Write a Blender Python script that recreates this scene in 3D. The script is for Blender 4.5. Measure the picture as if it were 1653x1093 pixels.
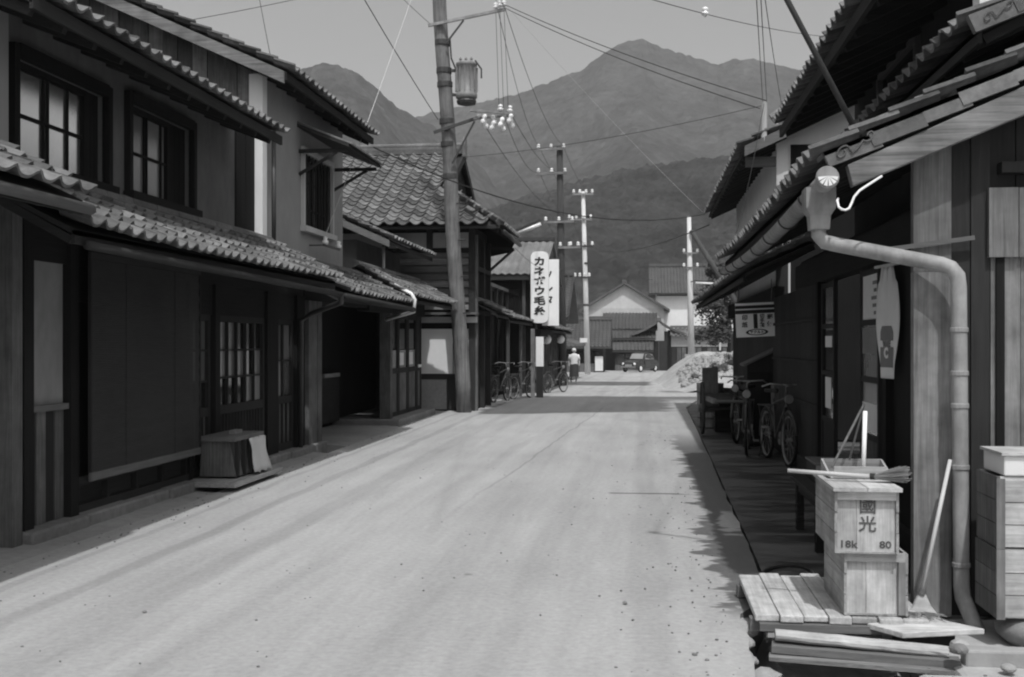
import bpy, bmesh, math, random
from mathutils import Vector, Matrix, noise
random.seed(7)
R = math.radians
sc = bpy.context.scene
C = sc.collection
for o in list(bpy.data.objects): bpy.data.objects.remove(o)

# ------------------------------------------------------------------ camera
EYE = 1.55
cam = bpy.data.objects.new('camera', bpy.data.cameras.new('camera'))
C.objects.link(cam); sc.camera = cam
cam.location = (0, 0, EYE)
cam.rotation_euler = (R(90), 0, math.atan(209 / 1800))
cam.data.sensor_width = 36; cam.data.lens = 36 * 1800 / 1653
cam.data.shift_y = (553 - 546.5) / 1653
cam.data.clip_start = .05; cam.data.clip_end = 9000

# ------------------------------------------------------------------ sky, sun, exposure
SUN = Vector((-.14, .52, -1)).normalized()
elev = math.asin(-SUN.z); azim = math.atan2(-SUN.x, -SUN.y)
world = bpy.data.worlds.new('World'); sc.world = world; world.use_nodes = True
nt = world.node_tree; nt.nodes.clear()
sky = nt.nodes.new('ShaderNodeTexSky'); sky.sky_type = 'NISHITA'; sky.sun_disc = False
sky.sun_elevation = elev; sky.sun_rotation = azim
sky.air_density = 1.2; sky.dust_density = 4.0; sky.ozone_density = 1.0
bw = nt.nodes.new('ShaderNodeRGBToBW'); bg = nt.nodes.new('ShaderNodeBackground'); wo = nt.nodes.new('ShaderNodeOutputWorld')
bg.inputs['Strength'].default_value = .145
nt.links.new(sky.outputs[0], bw.inputs[0]); nt.links.new(bw.outputs[0], bg.inputs[0]); nt.links.new(bg.outputs[0], wo.inputs[0])
sun = bpy.data.objects.new('sun', bpy.data.lights.new('sun', 'SUN'))
C.objects.link(sun); sun.data.energy = 2.75; sun.data.angle = R(1.0); sun.data.color = (1, 1, 1)
sun.rotation_euler = SUN.to_track_quat('-Z', 'Y').to_euler(); sun.location = (0, 0, 60)
sc.view_settings.view_transform = 'Standard'; sc.view_settings.look = 'None'
sc.view_settings.exposure = 0.0; sc.view_settings.gamma = 1.0
sc.cycles.use_denoising = True; sc.cycles.filter_width = 2.1
sc.cycles.max_bounces = 6; sc.cycles.diffuse_bounces = 3; sc.cycles.volume_bounces = 0
sc.cycles.transparent_max_bounces = 8

# ------------------------------------------------------------------ materials (all neutral greys: the photograph is black and white)
def _math(t, op, a, b=None, clamp=False):
    n = t.nodes.new('ShaderNodeMath'); n.operation = op; n.use_clamp = clamp
    for i, v in enumerate((a, b)):
        if v is None: continue
        if isinstance(v, (int, float)): n.inputs[i].default_value = v
        else: t.links.new(v, n.inputs[i])
    return n.outputs[0]
def _noise(t, pos, scale=(1, 1, 1), sc_=1., detail=6, rough=.62, dist=0.):
    m = t.nodes.new('ShaderNodeMapping'); m.inputs['Scale'].default_value = scale
    t.links.new(pos, m.inputs['Vector'])
    n = t.nodes.new('ShaderNodeTexNoise'); n.inputs['Scale'].default_value = sc_; n.inputs['Detail'].default_value = detail
    n.inputs['Roughness'].default_value = rough; n.inputs['Distortion'].default_value = dist
    t.links.new(m.outputs[0], n.inputs['Vector']); return n.outputs['Fac']
def newmat(name):
    m = bpy.data.materials.new(name); m.use_nodes = True
    t = m.node_tree; b = t.nodes['Principled BSDF']
    g = t.nodes.new('ShaderNodeNewGeometry')
    return m, t, b, g.outputs['Position']
def mat(name, g, rough=.85, vs=(6, 6, 6), var=.3, big=.25, bump=.15, bdist=.01, spec=.25, metal=0., rnd=.12, dist=0., bigs=.9):
    m, t, b, pos = newmat(name)
    n1 = _noise(t, pos, vs, 1., 8, .65, dist); n2 = _noise(t, pos, (bigs,) * 3, 1., 4)
    oi = t.nodes.new('ShaderNodeObjectInfo')
    f = _math(t, 'MULTIPLY_ADD', n1, var * 3.2); f.node.inputs[2].default_value = 1 - var * 1.6
    f2 = _math(t, 'MULTIPLY_ADD', n2, big * 3.2); f2.node.inputs[2].default_value = 1 - big * 1.6
    f3 = _math(t, 'MULTIPLY_ADD', oi.outputs['Random'], rnd * 2); f3.node.inputs[2].default_value = 1 - rnd
    f = _math(t, 'MULTIPLY', _math(t, 'MULTIPLY', f, f2), f3)
    f = _math(t, 'MAXIMUM', _math(t, 'MULTIPLY', f, g), .004)
    t.links.new(f, b.inputs['Base Color'])
    b.inputs['Roughness'].default_value = rough; b.inputs['Specular IOR Level'].default_value = spec; b.inputs['Metallic'].default_value = metal
    if bump:
        bn = t.nodes.new('ShaderNodeBump'); bn.inputs['Strength'].default_value = bump; bn.inputs['Distance'].default_value = bdist
        t.links.new(n1, bn.inputs['Height']); t.links.new(bn.outputs[0], b.inputs['Normal'])
    return m
def wood(name, g, axis='z', **k):
    vs = {'x': (2.2, 48, 48), 'y': (48, 2.2, 48), 'z': (48, 48, 2.2)}[axis]
    d = dict(vs=vs, var=.32, big=.3, bump=.45, bdist=.006, dist=.5, rnd=.2, rough=.9, spec=.15); d.update(k)
    return mat(name, g, **d)
M = {}
M['wood_dark_z'] = wood('dark timber upright', .034, 'z'); M['wood_dark_y'] = wood('dark timber along street', .034, 'y'); M['wood_dark_x'] = wood('dark timber across', .034, 'x')
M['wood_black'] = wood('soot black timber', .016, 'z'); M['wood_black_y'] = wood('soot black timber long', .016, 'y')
M['wood_mid_z'] = wood('weathered timber upright', .11, 'z', var=.5, big=.5, bigs=2.5); M['wood_mid_y'] = wood('weathered timber along street', .13, 'y'); M['wood_mid_x'] = wood('weathered timber across', .13, 'x')
M['wood_grey_z'] = wood('grey board upright', .19, 'z', var=.6, big=.5, bigs=4, vs=(34, 34, 1.3)); M['wood_grey_x'] = wood('grey board across', .20, 'x', var=.65, big=.45, bigs=3, vs=(1.6, 40, 40)); M['wood_grey_y'] = wood('grey board along street', .32, 'y', var=.4)
M['wood_pale_z'] = wood('pale crate board upright', .41, 'z', var=.38, big=.42, bigs=7); M['wood_pale_x'] = wood('pale crate board across', .40, 'x', var=.38, big=.4, bigs=6); M['wood_pale_y'] = wood('pale crate board deep', .30, 'y', var=.38, big=.4, bigs=6)
M['wood_bleach_y'] = wood('bleached walkway board', .40, 'y', var=.4, big=.36, bigs=5); M['wood_bleach_x'] = wood('bleached log', .42, 'x', var=.35, big=.36, bigs=5)
M['pole_wood'] = wood('utility pole wood', .16, 'z', var=.65, big=.5, vs=(26, 26, 1.0), bigs=1.6, bump=.9, bdist=.02)
M['pole_dark'] = wood('tarred pole wood', .06, 'z')
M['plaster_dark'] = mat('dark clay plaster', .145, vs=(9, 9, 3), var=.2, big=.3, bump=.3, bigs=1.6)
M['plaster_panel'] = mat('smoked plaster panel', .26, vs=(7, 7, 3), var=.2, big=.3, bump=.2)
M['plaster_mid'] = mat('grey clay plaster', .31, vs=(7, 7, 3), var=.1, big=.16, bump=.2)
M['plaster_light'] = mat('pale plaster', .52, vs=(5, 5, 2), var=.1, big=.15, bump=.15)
M['plaster_white'] = mat('white plaster', .74, vs=(3, 3, 1.5), var=.07, big=.1, bump=.1, rnd=.04)
M['tile'] = mat('smoked roof tile', .135, rough=.62, vs=(18, 18, 18), var=.4, big=.4, bump=.4, spec=.35, rnd=.42, bigs=2.5)
M['tile_far'] = mat('far roof tile', .10, rough=.6, vs=(5, 5, 5), var=.2, big=.3, bump=.2, spec=.4, rnd=.25)
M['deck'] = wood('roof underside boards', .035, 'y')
M['metal_grey'] = mat('zinc sheet', .25, rough=.7, vs=(9, 9, 3), var=.45, big=.4, bump=.15, spec=.3, metal=.1, bigs=4)
M['metal_tank'] = mat('weathered tank paint', .24, rough=.6, vs=(6, 6, 3), var=.25, big=.3, bump=.1, bigs=4)
M['metal_dark'] = mat('dark iron', .06, rough=.55, vs=(20, 20, 20), var=.25, big=.2, bump=.1, spec=.5, metal=.4)
M['metal_roof'] = mat('rusted sheet roof', .17, rough=.7, vs=(8, 1.5, 1.5), var=.25, big=.35, bump=.1)
M['ceramic'] = mat('white porcelain', .85, rough=.2, var=.03, big=.03, bump=0, spec=.6)
M['paint_white'] = mat('white enamel', .82, rough=.4, vs=(3, 3, 3), var=.06, big=.08, bump=.03, spec=.5, rnd=.03)
M['ink'] = mat('black sign paint', .025, rough=.6, var=.15, big=.1, bump=0)
M['ink_grey'] = mat('worn stencil ink', .09, rough=.9, vs=(60, 60, 60), var=.5, big=.2, bump=0)
M['paper'] = mat('paper', .7, rough=.9, vs=(8, 8, 8), var=.06, big=.12, bump=.05, rnd=.05)
M['paper_grey'] = mat('grey printed paper', .2, rough=.9, vs=(8, 8, 8), var=.1, big=.1, bump=.05)
M['stone'] = mat('foundation stone', .2, vs=(10, 10, 10), var=.3, big=.3, bump=.5, bdist=.02)
M['concrete'] = mat('worn concrete', .34, vs=(12, 12, 12), var=.2, big=.25, bump=.35)
M['concrete_pole'] = mat('concrete pole', .55, vs=(8, 8, 2), var=.1, big=.12, bump=.1)
M['earth'] = mat('dry earth', .42, vs=(3.5, 3.5, 3.5), var=.25, big=.25, bump=.8, bdist=.15)
M['rubber'] = mat('rubber', .02, rough=.7, var=.2, big=.1, bump=.05)
M['straw'] = wood('straw', .3, 'x', var=.4)
M['bamboo'] = mat('bamboo', .48, rough=.5, vs=(4, 4, 4), var=.15, big=.2, bump=.05)
M['reed'] = mat('reed blind', .04, rough=.8, vs=(6, 6, 120), var=.3, big=.25, bump=.2)
M['shoji'] = mat('frosted pane', .8, rough=.2, vs=(3, 3, 3), var=.05, big=.1, bump=0, spec=.8, rnd=.08, metal=.9)
M['pane_grey'] = mat('grey pane', .26, rough=.22, vs=(3, 3, 3), var=.08, big=.2, bump=0, spec=.5, rnd=.35, metal=.25)
M['glass_dark'] = mat('dark window glass', .015, rough=.06, vs=(2, 2, 2), var=.05, big=.1, bump=.02, spec=.9, rnd=.2)
M['leaf'] = mat('leaf', .06, rough=.7, vs=(2, 2, 2), var=.3, big=.4, bump=0, rnd=.2)
M['leaf_pale'] = mat('dusty leaf', .14, rough=.7, vs=(6, 6, 6), var=.4, big=.4, bump=0, rnd=.2)
M['car_paint'] = mat('dark car paint', .03, rough=.25, var=.1, big=.1, bump=0, spec=.6)
M['cloth_white'] = mat('white cotton', .65, vs=(12, 12, 12), var=.1, big=.1, bump=.1)
M['cloth_dark'] = mat('dark cotton', .04, vs=(12, 12, 12), var=.2, big=.1, bump=.1)
M['skin'] = mat('skin', .3, rough=.6, var=.05, big=.05, bump=0)
M['hair'] = mat('black hair', .02, rough=.5, var=.2, big=.1, bump=.1)
M['wire'] = mat('wire', .03, rough=.6, var=.05, big=.05, bump=0)
M['wire_pale'] = mat('bright bare wire', .5, rough=.5, var=.05, big=.05, bump=0)
M['tube_lamp'] = mat('fluorescent tube glass', .85, rough=.3, var=.02, big=.02, bump=0, spec=.5)

# ------------------------------------------------------------------ mesh and object helpers
W = {}                                                    # world translation of each parent
def tag(o, label=None, cat=None, group=None, kind=None):
    if label: o['label'] = label
    if cat: o['category'] = cat
    if group: o['group'] = group
    if kind: o['kind'] = kind
    return o
def thing(name, label, cat, loc=(0, 0, 0), group=None, rz=0):
    o = bpy.data.objects.new(name, None); C.objects.link(o); o.location = loc; o.rotation_euler = (0, 0, rz)
    o.empty_display_size = .2; W[o.name] = Vector(loc)
    return tag(o, label, cat, group)
def attach(o, parent):
    if parent is not None:
        o.parent = parent; o.location = o.location - W[parent.name]
        W[o.name] = W[parent.name] + o.location
    else: W[o.name] = o.location.copy()
class MB:
    def __init__(s): s.v = []; s.f = []
    def add(s, vs, fs):
        n = len(s.v); s.v += [tuple(v) for v in vs]; s.f += [tuple(i + n for i in f) for f in fs]; return s
    def box(s, x0, x1, y0, y1, z0, z1):
        return s.add([(x0, y0, z0), (x1, y0, z0), (x1, y1, z0), (x0, y1, z0), (x0, y0, z1), (x1, y0, z1), (x1, y1, z1), (x0, y1, z1)],
                     [(3, 2, 1, 0), (4, 5, 6, 7), (0, 1, 5, 4), (1, 2, 6, 5), (2, 3, 7, 6), (3, 0, 4, 7)])
    def bar(s, p, q, w, h, up=(0, 0, 1)):
        p, q = Vector(p), Vector(q); d = (q - p).normalized(); up = Vector(up)
        a = d.cross(up)
        if a.length < 1e-4: a = d.cross(Vector((1, 0, 0)))
        a.normalize(); b = a.cross(d); a *= w / 2; b *= h / 2
        return s.add([p - a - b, p + a - b, p + a + b, p - a + b, q - a - b, q + a - b, q + a + b, q - a + b],
                     [(3, 2, 1, 0), (4, 5, 6, 7), (0, 1, 5, 4), (1, 2, 6, 5), (2, 3, 7, 6), (3, 0, 4, 7)])
    def prism(s, pts, vec):
        n = len(pts); vec = Vector(vec); a = [Vector(p) for p in pts]
        return s.add(a + [p + vec for p in a], [tuple(range(n))[::-1], tuple(range(n, 2 * n))] + [(i, (i + 1) % n, n + (i + 1) % n, n + i) for i in range(n)])
    def tube(s, pts, r, n=8, cap=True):
        pts = [Vector(p) for p in pts]; rs = r if isinstance(r, (list, tuple)) else [r] * len(pts)
        vs = []; prev = None
        for i, p in enumerate(pts):
            d = (pts[min(i + 1, len(pts) - 1)] - pts[max(i - 1, 0)]).normalized()
            if prev is None:
                a = d.orthogonal().normalized()
            else:
                a = (prev - d * prev.dot(d)).normalized()
            prev = a; b = d.cross(a)
            vs += [p + (a * math.cos(k * 2 * math.pi / n) + b * math.sin(k * 2 * math.pi / n)) * rs[i] for k in range(n)]
        fs = [(i * n + k, i * n + (k + 1) % n, (i + 1) * n + (k + 1) % n, (i + 1) * n + k) for i in range(len(pts) - 1) for k in range(n)]
        if cap: fs += [tuple(range(n))[::-1], tuple(range((len(pts) - 1) * n, len(pts) * n))]
        return s.add(vs, fs)
    def lathe(s, prof, c, n=14, ax='z'):
        vs = []
        for r, h in prof:
            for k in range(n):
                a = k * 2 * math.pi / n; x, y = r * math.cos(a), r * math.sin(a)
                v = {'z': (x, y, h), 'y': (x, h, y), 'x': (h, x, y)}[ax]; vs.append(Vector(v) + Vector(c))
        m = len(prof)
        fs = [(i * n + k, i * n + (k + 1) % n, (i + 1) * n + (k + 1) % n, (i + 1) * n + k) for i in range(m - 1) for k in range(n)]
        return s.add(vs, fs + [tuple(range(n))[::-1], tuple(range((m - 1) * n, m * n))])
    def xform(s, mx): s.v = [tuple(mx @ Vector(v)) for v in s.v]; return s
    def mesh(s, name):
        me = bpy.data.meshes.new(name); me.from_pydata(s.v, [], s.f)
        b = bmesh.new(); b.from_mesh(me); bmesh.ops.recalc_face_normals(b, faces=b.faces); b.to_mesh(me); b.free(); return me
    def build(s, name, m, parent=None, smooth=False, bevel=0, kind=None):
        me = s.mesh(name)
        if m is not None: me.materials.append(M[m] if isinstance(m, str) else m)
        if smooth:
            for p in me.polygons: p.use_smooth = True
        o = bpy.data.objects.new(name, me); C.objects.link(o); attach(o, parent)
        if bevel:
            b = o.modifiers.new('bevel', 'BEVEL'); b.width = bevel; b.segments = 2; b.limit_method = 'ANGLE'
        if kind: o['kind'] = kind
        return o
CUBE = {}
def pbox(name, m, parent, x0, x1, y0, y1, z0, z1, jit=0):
    "one box-shaped piece; alike pieces of one material share a unit-cube mesh"
    if m not in CUBE:
        me = MB().box(-.5, .5, -.5, .5, -.5, .5).mesh('piece ' + m); me.materials.append(M[m]); CUBE[m] = me
    o = bpy.data.objects.new(name, CUBE[m]); C.objects.link(o)
    o.location = ((x0 + x1) / 2, (y0 + y1) / 2, (z0 + z1) / 2)
    o.scale = (abs(x1 - x0), abs(y1 - y0), abs(z1 - z0))
    if jit: o.rotation_euler = [random.uniform(-jit, jit) for _ in range(3)]
    attach(o, parent); return o
def pbar(name, m, parent, p, q, w, h, up=(0, 0, 1)):
    return MB().bar(p, q, w, h, up).build(name, m, parent)
def piece(name, me, parent, mx):
    o = bpy.data.objects.new(name, me); C.objects.link(o); o.parent = parent
    o.matrix_basis = Matrix.Translation(-W[parent.name]) @ mx; return o
def copy_tree(o, parent=None):
    c = o.copy(); C.objects.link(c); c.parent = parent
    for ch in o.children: copy_tree(ch, c)
    return c
def wall_open(x0, x1, y0, y1, z0, z1, ops):
    "a wall slab across X with real rectangular openings (ya, yb, za, zb)"
    ys = sorted({y0, y1} | {o[0] for o in ops} | {o[1] for o in ops}); zs = sorted({z0, z1} | {o[2] for o in ops} | {o[3] for o in ops}); b = MB()
    for ya, yb in zip(ys, ys[1:]):
        for za, zb in zip(zs, zs[1:]):
            cy, cz = (ya + yb) / 2, (za + zb) / 2
            if not any(o[0] < cy < o[1] and o[2] < cz < o[3] for o in ops): b.box(x0, x1, ya, yb, za, zb)
    return b
TILE = {}
def tile_geo(w, l, A, th, n):
    vs, fs = [], []
    for y, dz in ((0, .035), (l, 0)):
        for k in range(n + 1):
            x = k / n; z = A * (math.cos(2 * math.pi * x) + .22 * math.cos(4 * math.pi * x))
            vs.append((x * w * 1.03, y, z + dz))
    m = n + 1
    vs += [(x, y, z - th) for x, y, z in vs]
    for k in range(n):
        fs += [(k, k + 1, m + k + 1, m + k), (2 * m + k + 1, 2 * m + k, 3 * m + k, 3 * m + k + 1), (2 * m + k, 2 * m + k + 1, k + 1, k)]
    fs += [(0, m, 3 * m, 2 * m), (n, 2 * m + n, 3 * m + n, m + n)]
    return vs, fs
def tile_mesh(m, w, l, A=.028, th=.022, n=8):
    k = (m, round(w, 3), round(l, 3), A, n)
    if k not in TILE:
        vs, fs = tile_geo(w, l, A, th, n); me = MB().add(vs, fs).mesh('roof tile'); me.materials.append(M[m])
        for p in me.polygons[:]:
            p.use_smooth = False
        TILE[k] = me
    return TILE[k]
def tile_roof(parent, O, U, V, length, depth, m='tile', pw=.27, pl=.235, single=lambda r, c: True, A=.028, n=8, lift=.05, sag=0):
    "S-shaped pantiles laid in courses from the eave point O, along U, up the slope V; single(r, c) says which are pieces of their own"
    U, V = Vector(U).normalized(), Vector(V).normalized(); N = U.cross(V); O = Vector(O)
    nc = max(1, round(length / pw)); nr = max(1, round(depth / pl)); pw = length / nc; pl = depth / nr
    me = tile_mesh(m, pw, pl * 1.22, A, .022, n); rest = MB(); geo = tile_geo(pw, pl * 1.22, A, .022, 6)
    for r in range(nr):
        for c in range(nc):
            p = O + U * (c * pw) + V * (r * pl) + N * lift
            p.z -= sag * math.sin(math.pi * (c + .5) / nc)
            s = single(r, c)
            j = .022 if s else 0
            a, b, g = (random.uniform(-j, j) for _ in range(3))
            mx = Matrix(((U.x, V.x, N.x, p.x), (U.y, V.y, N.y, p.y), (U.z, V.z, N.z, p.z), (0, 0, 0, 1))) @ Matrix.Rotation(a * 1.6, 4, 'Z') @ Matrix.Rotation(b, 4, 'X') @ Matrix.Rotation(g, 4, 'Y')
            if s:
                mx = mx @ Matrix.Translation((random.uniform(-.006, .006), random.uniform(-.012, .012), random.uniform(-.003, .006)))
                piece('roof_tile', me, parent, mx)
            else: rest.add([mx @ Vector(v) for v in geo[0]], geo[1])
    if rest.v: rest.build('upper_tiles', m, parent, kind='stuff')
def text_mesh(s, size, m, bold=.0, line=1.0):
    cu = bpy.data.curves.new('lettering', 'FONT'); cu.body = s; cu.size = size; cu.align_x = 'CENTER'; cu.align_y = 'CENTER'
    cu.space_line = line; cu.offset = bold; cu.extrude = .0015; cu.resolution_u = 2
    t = bpy.data.objects.new('lettering', cu); C.objects.link(t)
    dg = bpy.context.evaluated_depsgraph_get(); dg.update()
    me = bpy.data.meshes.new_from_object(t.evaluated_get(dg)); bpy.data.objects.remove(t)
    me.materials.clear(); me.materials.append(M[m]); return me
def letter(s, size, m, parent, pos, rx=90, rz=0, bold=0., line=1., sx=1., sy=1., name='lettering'):
    me = text_mesh(s, size, m, bold, line)
    mx = Matrix.Translation(pos) @ Matrix.Rotation(R(rz), 4, 'Z') @ Matrix.Rotation(R(rx), 4, 'X') @ Matrix.Diagonal((sx, sy, 1, 1))
    return piece(name, me, parent, mx)
def fall(Y):
    "height of the street surface: level at first, then gently downhill"
    return 0. if Y < 27 else -.0122 * (min(Y, 120) - 27)

# ================================================================== THE SETTING
def structure(o, label=None): o['kind'] = 'structure'; return o
def sheet(name, rows, m, kind='structure', skirt=0):
    "rows: list of (y, z, [x...]) -> grid"
    b = MB(); n = len(rows[0][2])
    for y, z, xs in rows: b.v += [(x, y, z + (.012 * noise.noise(Vector((x * .8, y * .5, 3))) if skirt else 0)) for x in xs]
    for i in range(len(rows) - 1):
        for k in range(n - 1): b.f.append((i * n + k, i * n + k + 1, (i + 1) * n + k + 1, (i + 1) * n + k))
    if skirt:
        for k in (0, n - 1):
            base = len(b.v)
            for i in range(len(rows)): x, y, z = b.v[i * n + k]; b.v.append((x, y, z - skirt))
            for i in range(len(rows) - 1): b.f.append((i * n + k, (i + 1) * n + k, base + i + 1, base + i))
    o = b.build(name, m); o['kind'] = kind; return o
gy = [-60, -6, 0, 10, 27, 45, 60, 80, 120, 200, 400, 1200, 2050]
sheet('ground', [(y, fall(y) - .34 - (.0 if y < 60 else .0), [-1500, -300, -60, -12, -4, 2, 12, 60, 300, 1500]) for y in gy], 'earth')

# road: pale dusty surface with wheel tracks, tar lines, drips and water thrown down along the right edge, darker smoother bands across the way
def road_mat():
    m, t, b, pos = newmat('dusty pale road')
    sx = t.nodes.new('ShaderNodeSeparateXYZ'); t.links.new(pos, sx.inputs[0]); X, Y = sx.outputs[0], sx.outputs[1]
    def lin(v, a, c): q = _math(t, 'MULTIPLY_ADD', v, a); q.node.inputs[2].default_value = c; return q
    def smooth(v, lo, hi):
        q = t.nodes.new('ShaderNodeMapRange'); q.interpolation_type = 'SMOOTHSTEP'; q.inputs[1].default_value = lo; q.inputs[2].default_value = hi
        t.links.new(v, q.inputs[0]); return q.outputs[0]
    mul = lambda a, c: _math(t, 'MULTIPLY', a, c)
    fine = _noise(t, pos, (22, 22, 22), 1, 8, .7); streak = _noise(t, pos, (5, .35, 1), 1, 5, .55, .4); big = _noise(t, pos, (.55, .3, 1), 1, 4)
    col = mul(mul(lin(fine, .7, .65), lin(streak, .4, .8)), lin(big, .55, .725))
    col = mul(col, .365)
    def band(v, c, w, amt, wob=0):
        d = _math(t, 'ABSOLUTE', lin(v, 1, -c) if isinstance(c, (int, float)) else _math(t, 'SUBTRACT', v, c))
        return lin(smooth(d, w, w * .35), -amt, 1)
    wob = _noise(t, pos, (.8, .5, 1), 1, 3)
    xw = _math(t, 'ADD', X, lin(wob, .22, -.11))
    for k, c, w, amt in ((0, -3.5, .10, .2), (0, -4.0, .06, .16), (0, -2.9, .16, .1), (0, -1.3, .22, .09), (0, .05, .18, .1), (.0486, -2.19, .026, .22), (.0486, -2.6, .12, .06), (.02, -.9, .2, .06), (.03, -3.2, .22, .06)):
        v = _math(t, 'SUBTRACT', xw, lin(Y, k, 0)) if k else xw
        bd_ = band(v, c, w, amt)
        if k == .0486 and w < .03: bd_ = lin(mul(lin(bd_, -1, 1), smooth(Y, 8.5, 14)), -1, 1)
        col = mul(col, bd_)
    # short dark bar across the road
    j = mul(smooth(_math(t, 'ABSOLUTE', lin(_math(t, 'ADD', Y, lin(wob, .2, -.1)), 1, -11.53)), .055, .03), mul(smooth(X, -.36, -.3), smooth(X, .55, .3)))
    col = mul(col, lin(j, -.6, 1))
    # drips and pebbles
    vo = t.nodes.new('ShaderNodeTexVoronoi'); mp = t.nodes.new('ShaderNodeMapping'); mp.inputs['Scale'].default_value = (1.7, 1.7, 1)
    t.links.new(pos, mp.inputs[0]); t.links.new(mp.outputs[0], vo.inputs['Vector']); vo.inputs['Scale'].default_value = 1
    sp = mul(smooth(vo.outputs['Distance'], .075, .03), smooth(_noise(t, pos, (.6, .35, 1), 1, 2), .5, .58))
    col = mul(col, lin(sp, -.45, 1))
    # water: jagged patch along the right edge
    jag = _noise(t, pos, (.9, 2.6, 1), 1, 5, .62); jag2 = _noise(t, pos, (3, 7, 1), 1, 4, .6)
    edge = _math(t, 'ADD', lin(jag, .95, -.475), lin(jag2, .3, -.15))
    wet = mul(smooth(_math(t, 'ADD', X, edge), .50, .55), mul(smooth(Y, 6.3, 6.8), smooth(Y, 20, 16)))
    dry = mul(mul(smooth(_math(t, 'ADD', X, mul(edge, .5)), .66, .70), smooth(_math(t, 'ADD', Y, mul(edge, 2.)), 9.1, 9.3)), smooth(_math(t, 'ADD', Y, mul(edge, 2.)), 10.4, 10.2))
    wet = mul(wet, lin(dry, -1, 1))
    # darker, smoother bands across the way, front edge nearly straight
    e2 = _math(t, 'ADD', Y, lin(_noise(t, pos, (.5, .5, 1), 1, 5, .6), 1.2, -.6))
    w2 = mul(mul(smooth(_math(t, 'SUBTRACT', e2, lin(X, .35, 0)), 25.0, 25.4), smooth(e2, 34.6, 33.4)), smooth(_math(t, 'ADD', X, edge), -3.7, -3.5))
    w2 = mul(w2, lin(mul(mul(smooth(_math(t, 'ADD', X, mul(edge, 1.5)), .55, .75), smooth(Y, 33, 30)), .85), -1, 1))
    w3 = mul(mul(smooth(e2, 46, 47), smooth(e2, 54.5, 53)), smooth(_math(t, 'ADD', X, edge), .6, .2))
    w4 = mul(mul(mul(smooth(e2, 37.5, 38.2), smooth(e2, 40.2, 39.6)), smooth(_math(t, 'ADD', X, edge), .5, .9)), .8)
    w = _math(t, 'MAXIMUM', _math(t, 'MAXIMUM', wet, w2), _math(t, 'MAXIMUM', w3, w4))
    col = mul(col, lin(w, -.66, 1))
    t.links.new(col, b.inputs['Base Color'])
    t.links.new(lin(w, -.32, .95), b.inputs['Roughness']); b.inputs['Specular IOR Level'].default_value = .2
    bn = t.nodes.new('ShaderNodeBump'); bn.inputs['Strength'].default_value = .6; bn.inputs['Distance'].default_value = .016
    t.links.new(_math(t, 'ADD', fine, streak), bn.inputs['Height']); t.links.new(bn.outputs[0], b.inputs['Normal'])
    return m
M['road'] = road_mat()
def lerp(tab, y):
    for (a, u), (b, v) in zip(tab, tab[1:]):
        if y <= b: return u + (v - u) * (y - a) / (b - a) if y > a else u
    return tab[-1][1]
XL = [(-6, -4.36), (24, -4.38), (36, -4.4), (44, -4.6), (58, -6), (70, -14), (112, -14)]
XR = [(-6, .5), (5.2, .52), (6.3, .56), (7.3, .78), (8, .8), (12, .86), (20, .98), (27, 1.06), (33, 1.7), (40, 2.6), (60, 4), (80, 6), (112, 9)]
rows = []
ys = [-6 + .25 * i for i in range(72)] + [12 + i * 1. for i in range(20)] + [32 + 4 * i for i in range(21)]
for y in ys:
    w = .05 * noise.noise(Vector((0, y * 1.3, 0))); a, c = lerp(XL, y) + w, lerp(XR, y) + (.09 if y < 7.2 else .02) * noise.noise(Vector((9, y * 2.1, 0)))
    rows.append((y, fall(y), [a + (c - a) * k / 10 for k in range(11)]))
sheet('road', rows, 'road', skirt=.34)
# left verge between road and house fronts, with two open gaps of the roadside drain
M['verge'] = mat('trodden earth verge', .3, vs=(9, 9, 9), var=.2, big=.25, bump=.5, bdist=.02)
lv = MB()
for ya, yb in ((-6, 11.2), (12.75, 15.35), (16.35, 25.4)):
    n = max(2, int((yb - ya) / .5)); q = [(ya + (yb - ya) * i / n) for i in range(n + 1)]
    base = len(lv.v)
    for y in q:
        w = .05 * noise.noise(Vector((0, y * 1.3, 0)))
        for x, z in ((-4.352 + w, -.34), (-4.352 + w, -.012 + .01 * noise.noise(Vector((4, y, 0)))), (-4.72, .012), (-9, .014)): lv.v.append((x, y, z))
    for i in range(n):
        for k in range(3): lv.f.append((base + i * 4 + k, base + i * 4 + k + 1, base + i * 4 + k + 5, base + i * 4 + k + 4))
    lv.f.append((base, base + 1, base + 2, base + 3)); e = base + n * 4; lv.f.append((e + 3, e + 2, e + 1, e))
structure(lv.build('left_pavement', 'verge'))
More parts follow.
